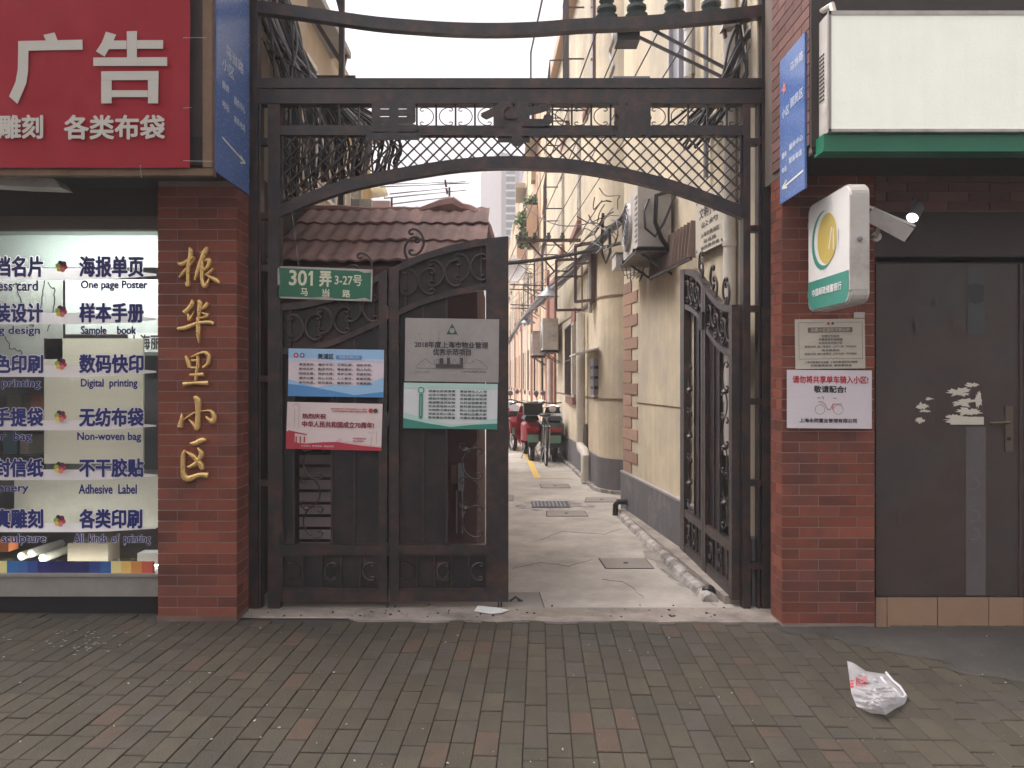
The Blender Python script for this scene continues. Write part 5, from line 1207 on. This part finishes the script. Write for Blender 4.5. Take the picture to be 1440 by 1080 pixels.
lid([(851, 801), (921, 801), (908, 786), (841, 786)], 'square concrete cover in the lane floor near the long drain pipe', cmat)
lid([(700, 861), (768, 861), (759, 834), (700, 834)], 'concrete cover beside the foot of the closed gate leaf', cmat)
lid([(822, 707), (872, 707), (866, 700), (824, 700)], 'thin rimmed cover nearer the grey building corner', cmat)
lid([(768, 727), (828, 727), (822, 719), (768, 719)], 'cover just in front of the pale patched drain grate', cmat)
lid([(761, 687), (803, 687), (799, 681), (759, 681)], 'small cover behind the yellow line end beside the bicycles', cmat)
lid([(700, 705), (722, 705), (722, 697), (700, 697)], 'cover partly hidden by the edge of the closed gate leaf', cmat)
gt = thing('drain_grate', (*G(775, 711), 0), 'metal drain grate in a pale cement patch in the lane', 'drain grate')
b = MB(); pp = [G(x, y) for x, y in ((724, 712), (745, 705), (800, 704), (840, 713), (815, 717), (760, 719), (730, 719))]
b.add([(x, y, .0065) for x, y in pp], [tuple(range(7))]).build('cement_patch', cementw, gt)
(x0_, y0_), (x1_, _), (_, y1_) = G(748, 715), G(802, 715), G(748, 706)
MB().box(x0_, x1_, y0_, y1_, .007, .012).build('frame', mat('grate_dark', (.08, .08, .085), .6), gt)
for k in range(9): MB().box(x0_+.02+(x1_-x0_-.04)*k/9, x0_+.02+(x1_-x0_-.04)*(k+.55)/9, y0_+.03, y1_-.03, .0122, .018).build('grate_bar', greym, gt)
b = MB(); pa, pb_ = G(756, 673), G(735, 628)
b.add([(pa[0]-.05, pa[1], .0075), (pa[0]+.05, pa[1], .0075), (pb_[0]+.05, pb_[1], .0075), (pb_[0]-.05, pb_[1], .0075)], [(0, 1, 2, 3)])
struct('yellow_line', b, yel)
b = MB(); pc = G(800, 673); b.add([(pa[0]+.06, pa[1]-.04, .0077), (pc[0], pa[1]-.04, .0077), (pc[0], pa[1]+.05, .0077), (pa[0]+.06, pa[1]+.05, .0077)], [(0, 1, 2, 3)]); struct('yellow_line', b, mat('worn_yellow', (.44, .36, .24), .8, var=.2))
# paper litter under gate
b = MB(); pts = [G(x, y) for x, y in ((667, 862), (672, 856), (690, 857), (700, 859), (716, 861), (706, 866), (690, 866), (676, 865))]
b.prism([Vector((x, y, .012+.006*(i % 2))) for i, (x, y) in enumerate(pts)], (0, 0, .003)); tag(b.build('paper_scrap', lettw), 'torn white paper lying under the closed gate leaf', 'paper')
b = MB(); g0 = G(725, 848); b.tube([(g0[0]-.04, g0[1], .012), (g0[0], g0[1]+.01, .04), (g0[0]+.04, g0[1], .012)], .008, 5); tag(b.build('wire_scrap', black), 'bent dark wire handle on the cover beside the gate', 'wire')

# ------------------------------------------------------------------ BICYCLES AND SCOOTERS
def wheel(p, c, r, tw_, par, spokes=14, nm='wheel'):
    ring = [(c[0], c[1]+r*math.cos(a), c[2]+r*math.sin(a)) for a in [2*math.pi*k/24 for k in range(25)]]
    w_ = MB().tube(ring, tw_, 6, False).build(nm, rubber, par)
    b = MB(); b.tube([(c[0], c[1]+(r-tw_*1.2)*math.cos(a), c[2]+(r-tw_*1.2)*math.sin(a)) for a in [2*math.pi*k/24 for k in range(25)]], tw_*.45, 5, False)
    for k in range(spokes): a = 2*math.pi*k/spokes; b.tube([(c[0]+(.012 if k % 2 else -.012), c[1], c[2]), (c[0], c[1]+r*math.cos(a), c[2]+r*math.sin(a))], .002, 3, False)
    b.tube([(c[0]-.05, c[1], c[2]), (c[0]+.05, c[1], c[2])], .018, 8); b.build('rim', steel, w_); return w_
def bicycle(label, fm):        # rear wheel at y=0, front at y=1.08, built at the origin
    t = thing('bicycle', (0, 0, 0), label, 'bicycle'); r = .33
    wheel(t, (0, 0, r), r, .02, t); wheel(t, (0, 1.08, r), r, .02, t)
    b = MB(); bb = (0, .45, .30); seat = (0, .33, .80); head = (0, .92, .78); hd2 = (0, .95, .66)
    for a, c in ((bb, seat), (seat, head), (bb, hd2), (head, (0, .97, .60))): b.tube([a, c], .016, 6)
    for s_ in (-.05, .05): b.tube([(s_, 0, r), (s_*.5, .45, .30)], .009, 5); b.tube([(s_, 0, r), (s_*.4, .33, .76)], .009, 5); b.tube([(s_, 1.08, r), (s_, .97, .66), (0, .96, .68)], .010, 5)
    b.build('frame', fm, t)
    MB().lathe((0, .30, .84), [(.001, 0), (.09, .01), (.11, .04), (.08, .07), (.001, .08)], 10).build('saddle', black, t)
    MB().tube([(-.28, .78, 1.0), (-.22, .88, 1.03), (0, .92, .98), (.22, .88, 1.03), (.28, .78, 1.0)], .012, 6).build('handlebar', steel, t)
    MB().tube([(0, .92, .78), (0, .92, .99)], .014, 6).build('stem', steel, t)
    for s_ in (-.28, .28): MB().tube([(s_, .78, 1.0), (s_*1.05, .70, .99)], .016, 6).build('grip', black, t)
    b = MB(); 
    for s_ in (-.06, 0, .06): b.tube([(s_, -.18, .70), (s_, .28, .70)], .007, 5)
    for s_ in (-.06, .06): b.tube([(s_, -.12, .70), (s_, 0, r)], .006, 5)
    b.tube([(-.07, -.18, .70), (.07, -.18, .70)], .007, 5); b.build('rear_rack', steel, t)
    b = MB(); b.tube([(0, (r+.03)*math.cos(a), r+(r+.03)*math.sin(a)) for a in [rad(20+14*k) for k in range(12)]], .022, 6); b.build('mudguard', black, t)
    for s_ in (-.12, .12): MB().tube([(s_*.3, .02, .3), (s_, -.1, .01)], .007, 5).build('stand_leg', steel, t)
    MB().tube([(-.1, .45, .22), (-.05, .45, .30), (.05, .45, .30), (.1, .45, .38)], .010, 5).build('crank', steel, t)
    return t
def scooter(label, pm, apron, box=True):
    t = thing('motor_scooter', (0, 0, 0), label, 'scooter'); r = .24
    wheel(t, (0, 0, r), r, .045, t, 8); wheel(t, (0, 1.25, r), r, .045, t, 8)
    b = MB(); prof = [(-.28, .62, .10), (-.20, .72, .16), (.10, .75, .18), (.45, .72, .16), (.55, .5, .14), (.6, .32, .16), (.95, .30, .16), (1.02, .5, .17)]
    vs = []; fs = []
    for y, z, hw in prof:
        lo_ = .38 if y < .3 else .24
        vs += [(-hw, y, lo_), (-hw, y, z-.06), (-hw*.6, y, z), (hw*.6, y, z), (hw, y, z-.06), (hw, y, lo_)]
    for i in range(len(prof)-1):
        for k in range(5): fs.append((i*6+k, i*6+k+1, i*6+6+k+1, i*6+6+k))
    fs += [tuple(range(6)), tuple((len(prof)-1)*6+k for k in range(5, -1, -1))]
    b.add(vs, fs); b.sm = True; b.build('body', pm, t)
    MB().prism([Vector((-.18, .98, .3)), Vector((.18, .98, .3)), Vector((.2, 1.08, .72)), Vector((.12, 1.02, .98)), Vector((-.12, 1.02, .98)), Vector((-.2, 1.08, .72))], (0, .07, 0)).build('front_shield', pm, t)
    b = MB(); b.add([(-.14, -.15, .76), (.14, -.15, .76), (.15, .5, .76), (-.15, .5, .76), (-.11, -.12, .84), (.11, -.12, .84), (.12, .48, .82), (-.12, .48, .82)], [(3, 2, 1, 0), (4, 5, 6, 7), (0, 1, 5, 4), (1, 2, 6, 5), (2, 3, 7, 6), (3, 0, 4, 7)]); b.build('seat', black, t)
    MB().tube([(-.34, .86, 1.02), (-.2, .95, 1.06), (0, 1.0, 1.04), (.2, .95, 1.06), (.34, .86, 1.02)], .015, 6).build('handlebar', black, t)
    for s_ in (-.3, .3):
        MB().tube([(s_, .9, 1.04), (s_*1.1, .92, 1.2)], .006, 5).build('mirror_stem', black, t); MB().lathe((s_*1.1, .92, 1.24), [(.001, -.012), (.05, -.008), (.055, .004), (.001, .008)], 12, 'y').build('mirror', greym, t)
    MB().lathe((0, 1.06, .94), [(.001, -.05), (.07, -.04), (.09, .0), (.07, .06), (.001, .08)], 12, 'y').build('headlamp', white, t)
    MB().box(-.12, .12, -.33, -.27, .56, .63).build('tail_lamp', redlamp, t)
    MB().box(-.10, .10, -.335, -.325, .36, .50).build('number_plate', mat('plate_green', (.18, .32, .26), .5), t)
    MB().prism([Vector((-.09, -.22, .55)), Vector((.09, -.22, .55)), Vector((.07, -.32, .28)), Vector((-.07, -.32, .28))], (0, .015, 0)).build('rear_mudguard', black, t)
    for s_ in (-.06, .06): MB().tube([(s_, 1.25, r), (s_, 1.08, .75)], .018, 6).build('fork', steel, t)
    for s_ in (-.14, .14): MB().tube([(s_*.6, .3, .26), (s_*1.2, .22, .01)], .01, 5).build('stand_leg', steel, t)
    if box:
        MB().prism([Vector((x, y, .86)) for x, y in ((-.17, -.42), (.17, -.42), (.17, -.12), (-.17, -.12))], (0, 0, .22)).build('top_box', black, t)
    if apron is not None:
        n_ = 10; vs = []
        for j in range(n_+1):
            for i in range(n_+1):
                u = i/n_-.5; v = j/n_; hw = .30+.06*math.sin(v*5); vs.append((u*1.5*hw, .70+.12*v+.10*math.cos(u*5)+.02*noise.noise(Vector((u*6, v*6, 1))), .35+.5*v))
        MB().add(vs, [(j*(n_+1)+i, j*(n_+1)+i+1, (j+1)*(n_+1)+i+1, (j+1)*(n_+1)+i) for j in range(n_) for i in range(n_)]).build('leg_apron', apron, t, True)
    return t
def put(t, x, y, rz): t.location = (x, y, .004); t.rotation_euler = (0, 0, rad(rz))
put(bicycle('dark bicycle seen from behind, nearest of the vehicles parked in the lane', black), .60, 13.0, 1)
put(scooter('red scooter with black top box and green plate left of the nearest bicycle', redpaint, redpaint), .36, 13.9, 4)
put(scooter('black scooter against the wall beside the nearest bicycle', black, mat('apron_grey', (.35, .35, .37), .5), False), .79, 13.7, -1)
put(scooter('farther scooter in red with mirrors behind the first red one', redpaint, mat('apron_pink', (.55, .12, .14), .5), False), .02, 15.9, 14)
put(bicycle('red bicycle parked at the left end of the row of vehicles', redpaint), -.12, 15.6, 8)
put(bicycle('far silver bicycle leaning at the wall behind the scooters', steel), .50, 16.6, 3)

# ------------------------------------------------------------------ PLASTIC BAG
bagm = bpy.data.materials.new('thin_plastic'); bagm.use_nodes = True; t = bagm.node_tree; N = t.nodes; L = t.links; pb_ = N['Principled BSDF']
pb_.inputs['Base Color'].default_value = (.86, .84, .86, 1); pb_.inputs['Roughness'].default_value = .25
tl_ = N.new('ShaderNodeBsdfTranslucent'); tl_.inputs[0].default_value = (.9, .88, .9, 1); tp = N.new('ShaderNodeBsdfTransparent')
m1 = N.new('ShaderNodeMixShader'); m1.inputs[0].default_value = .35; m2 = N.new('ShaderNodeMixShader'); m2.inputs[0].default_value = .20
L.new(pb_.outputs[0], m1.inputs[1]); L.new(tl_.outputs[0], m1.inputs[2]); L.new(m1.outputs[0], m2.inputs[1]); L.new(tp.outputs[0], m2.inputs[2]); L.new(m2.outputs[0], N['Material Output'].inputs[0])
bag = thing('plastic_bag', (1.70, 3.45, 0), 'crumpled white plastic bag with red print lying on the sidewalk', 'bag')
out = [(1191, 929), (1200, 932), (1218, 944), (1246, 948), (1262, 962), (1276, 982), (1272, 990), (1258, 997), (1246, 1005), (1225, 1003), (1205, 994), (1197, 975), (1194, 950)]
cxp, cyp = 1226, 975; n_ = 96; rings = 22; vs = []
def outline(a):
    best = 0
    dxn, dyn = math.cos(a), math.sin(a)
    for i in range(len(out)):
        (x1_, y1_), (x2_, y2_) = out[i], out[(i+1) % len(out)]; ex, ey_ = x2_-x1_, y2_-y1_; det = dxn*(-ey_)+dyn*ex
        if abs(det) < 1e-9: continue
        rx_, ry_ = x1_-cxp, y1_-cyp; tt = (rx_*(-ey_)+ry_*ex)/det; ss = (dxn*ry_-dyn*rx_)/det
        if tt > 0 and -.001 <= ss <= 1.001: best = max(best, tt)
    return best
def crumple(x, y):
    v = 0
    for s_, am in ((11, .55), (26, .26), (55, .10)):
        v += am*(1-abs(noise.noise(Vector((x*s_, y*s_, 1.7*s_))))*2.4)
    return v
def bagpt(fr_, a):
    rr = outline(a)*fr_; px, py_ = cxp+rr*math.cos(a), cyp+rr*math.sin(a)
    zb_ = .012+.085*(1-fr_**2.2)   # pillow height
    gx, gy = G(px, py_); h = zb_*(.55+.6*crumple(gx, gy))
    h = max(.004, h); s_ = (CH-h)/CH
    return (gx*s_, gy*s_, h)
for j in range(1, rings+1):
    for i in range(n_): vs.append(bagpt(j/rings, 2*math.pi*i/n_))
c0 = len(vs); vs.append(bagpt(.001, 0)); fs = []
for j in range(rings-1):
    for i in range(n_): fs.append((j*n_+i, j*n_+(i+1) % n_, (j+1)*n_+(i+1) % n_, (j+1)*n_+i))
for i in range(n_): fs.append((c0, (i+1) % n_, i))
o = MB().add(vs, fs).build('film', bagm, bag, True)
rp_ = mat('bag_red', (.55, .02, .04), .35, bump=0)
for (x, y, w_, h) in ((1211, 958, 15, 14), (1198, 962, 5, 12)):
    b = MB(); vs = []; n2 = 12
    for j in range(n2+1):
        for i in range(n2+1):
            px = x-w_/2+w_*i/n2; py_ = y-h/2+h*j/n2; dx_, dy2 = px-cxp, py_-cyp; a = math.atan2(dy2, dx_); rr = math.hypot(dx_, dy2)/outline(a)
            q = Vector(bagpt(rr, a)); q += (Vector((0, 0, CH))-q).normalized()*.002; vs.append(q)
    fs = [(j*(n2+1)+i, j*(n2+1)+i+1, (j+1)*(n2+1)+i+1, (j+1)*(n2+1)+i) for j in range(n2) for i in range(n2) if not ((i % 4 == 2 and j % 5 in (1, 2)) or (j % 4 == 3 and i % 3))]
    b.add(vs, fs).build('red_print', rp_, bag, True)
b = MB()
for off_ in (0, 7):
    b.tube([Vector((*G(px, py_), .035+.01*math.sin(px))) for px, py_ in ((1246-off_, 958+off_), (1256-off_, 966+off_), (1266-off_, 976+off_), (1274-off_, 986+off_*.6), (1262, 994))], .006, 6)
b.build('handle', bagm, bag)

# ------------------------------------------------------------------ BUILDING ACROSS THE STREET (unseen behind the viewer, added and sized to shade the front)
ob = thing('opposite_occluder', (0, -18, 0), 'unseen brown building across the street, added to shade the front', 'building')
MB().box(-30, 30, -30, -18, 0, 9).build('wall', mat('opposite_render', (.35, .30, .26), .8), ob)
for i in range(12):
    for j in range(3): MB().box(-28+4.8*i, -26+4.8*i, -18.05, -17.95, 1.0+2.9*j, 2.8+2.9*j).build('window', glass, ob)


# ------------------------------------------------------------------ LANE CLUTTER
def poles(f, px, py, ln, label, nrod=3):
    a = f(px, py, 0); t = thing('clothes_pole_bracket', a, label, 'drying rack', 'drying racks along the lane')
    for d_ in (0, .9): MB().bar(a+Vector((0, d_, 0)), a+Vector((-ln, d_, .03)), .025, .02).build('arm', iron, t); MB().bar(a+Vector((0, d_, -.3)), a+Vector((-ln*.6, d_, 0)), .018, .018).build('brace', iron, t)
    for k in range(nrod): x = -ln*(k+1)/(nrod+.3); MB().tube([a+Vector((x, -.15, .05)), a+Vector((x, 1.1, .05))], .012, 6).build('rod', greym if k % 2 else dirtyw, t)
    return t
poles(WB, 770, 402, .9, 'drying rack with three rods sticking out left of the nearer gooseneck lamp')
poles(WB, 760, 430, .8, 'lower drying rack further down the lane below the satellite dish')
poles(WB, 752, 372, .8, 'upper drying rack further down the lane above the satellite dish')
poles(WB, 812, 128, .7, 'high drying rack on the upper storey right of the open sky')
sd = thing('satellite_dish', WB(750, 380, .5), 'pale satellite dish on the lane wall beyond the cable bundle', 'satellite dish')
c_ = WB(750, 380, .5); b = MB(); b.lathe((0, 0, 0), [(.001, 0), (.15, .015), (.28, .06), (.36, .12), (.35, .125), (.001, .01)], 18, 'y')
b.v = [tuple(c_+Vector((x*.9-y*.4, -y*.9-x*.3, z))) for x, y, z in b.v]; b.build('dish', white, sd); MB().tube([c_, c_+Vector((.45, .1, -.1))], .02, 6).build('mount', iron, sd)
MB().tube([c_, c_+Vector((-.05, -.35, .05))], .01, 5).build('feed_arm', greym, sd)
tag(MB().tube([WB(824, -30, .6), WB(801, 74, .7), WB(801, 116, .7)], .016, 6).build('cable_guide', iron), 'thin bent iron rod against the sky above the gate beam', 'rod')
tag(MB().tube(catmull([tuple(WA(893+3*math.sin(k*1.3), 45+8*k, .25)) for k in range(9)], 3), .018, 6).build('twisted_cable', cableg), 'pale twisted cable dropping from the insulators to the gate beam', 'cable')
tag(MB().pbox(862, 107, 914, 113.2, 4.86, 0, .05).build('meter_box', greym), 'flat grey box lying on top of the gate beam', 'box')
for k in range(5):
    a = WB(740+R.uniform(-10, 40), R.uniform(380, 440), .5); q = WA(870, R.uniform(280, 340), .2)
    tag(MB().tube(sag(a, q, R.uniform(.1, .35), 12), .007, 5).build('slack_cable', cable), '%s slack cable strung along the lane wall toward the large air conditioner' % ['thinnest', 'uppermost', 'middle', 'lower', 'lowest'][k], 'cable', 'slack cables along the lane wall')
far_plants = 0
# grime and paper bits at the foot of the gate
b = MB()
for _ in range(60):
    x = R.uniform(-1.7, 1.6); y = 4.66+R.random()**2*.25; r = R.uniform(.003, .010); a = R.uniform(0, 3)
    b.bar((x, y, .012), (x+math.cos(a)*r*2, y+math.sin(a)*r*2, .012), r, r*.6)
tag(b.build('grit', patchm), 'dark grit and leaf bits along the cement threshold under the gate', 'litter', kind='stuff')
# air
hz = MB().box(-305, 305, -305, 605, -1.1, 52).build('haze', None) if False else None
hm = bpy.data.materials.new('haze'); hm.use_nodes = True; t = hm.node_tree; t.nodes.clear()
pv = t.nodes.new('ShaderNodeVolumePrincipled'); pv.inputs['Color'].default_value = (.97, .95, .97, 1); pv.inputs['Density'].default_value = .0042
ou = t.nodes.new('ShaderNodeOutputMaterial'); t.links.new(pv.outputs[0], ou.inputs['Volume'])
o = MB().box(-305, 305, -305, 605, -1.1, 52).build('haze', hm); o['kind'] = 'stuff'; o['label'] = 'pale humid haze in the air of the lane'; o['category'] = 'haze'

# clutter inside the shop window
for (x0_, y0_, x1_, y1_, c_, lb_) in ((4, 607, 24, 640, (.10, .22, .30), 'blue grey file box on the dark rack in the shop window'), (28, 612, 40, 640, (.45, .40, .30), 'narrow cream folder on the dark rack in the shop window'), (42, 552, 58, 598, (.28, .07, .06), 'dark red box on the upper board of the rack'), (10, 556, 30, 598, (.10, .12, .09), 'dark green bundle on the upper board of the rack')):
    shopbox('file_box', x0_, y0_, x1_, y1_, 5.32, mat('box_%d' % x0_, c_, .7), lb_, 'box', .18)
for k, (px, py) in enumerate(((30, 782), (44, 778), (60, 785))):
    a = W(px, py, 4.98); tag(MB().tube([a, a+Vector((.02, .3, .0))], .028, 10).build('paper_roll', [creamp, dirtyw, concyl][k]), '%s paper roll lying at the bottom of the shop window' % ['left', 'middle', 'right'][k], 'roll')
# rust runs and dents on the metal door
DB.k = 30
for k in range(5):
    x = R.uniform(1240, 1350); y = R.uniform(420, 800); DB.poly(rag(x, y, R.uniform(3, 7), R.uniform(12, 40), 16, k*2.2), mat('door_mark', (.075, .058, .05), .6), 'scratch_mark')

# cracks and damp in the lane floor
crk = mat('crack', (.10, .088, .078), .9)
for pts in (((720, 800), (760, 792), (800, 797), (838, 786)), ((930, 801), (985, 838), (1010, 856)), ((760, 760), (790, 748), (850, 752), (880, 742)), ((905, 842), (880, 820), (842, 815))):
    q = [G(*p) for p in pts]; b = MB(); out_ = []
    for i in range(len(q)-1):
        for k in range(8):
            t = k/8; out_.append(Vector((q[i][0]+(q[i+1][0]-q[i][0])*t+R.uniform(-.012, .012), q[i][1]+(q[i+1][1]-q[i][1])*t+R.uniform(-.012, .012), .0046)))
    for i in range(len(out_)-1): b.bar(out_[i], out_[i+1], R.uniform(.002, .005), .0016)
    b.build('crack', crk, alley)
damp = mat('damp_patch', (.21, .19, .165), .6, var=.4, sc=9, c2=(.33, .30, .26), c2t=.5, c2s=5)
blob([G(905, 760), G(925, 770), G(985, 815), G(1005, 840), G(985, 842), G(940, 812), G(905, 780)], .0046, 'damp_patch', damp, .05, 12, seed=2)
blob([G(722, 866), G(770, 858), G(830, 862), G(860, 868), G(790, 869)], .0087, 'stain', mat('stain_brown', (.25, .21, .17), .8, var=.4, sc=14), .05, 12, seed=5)
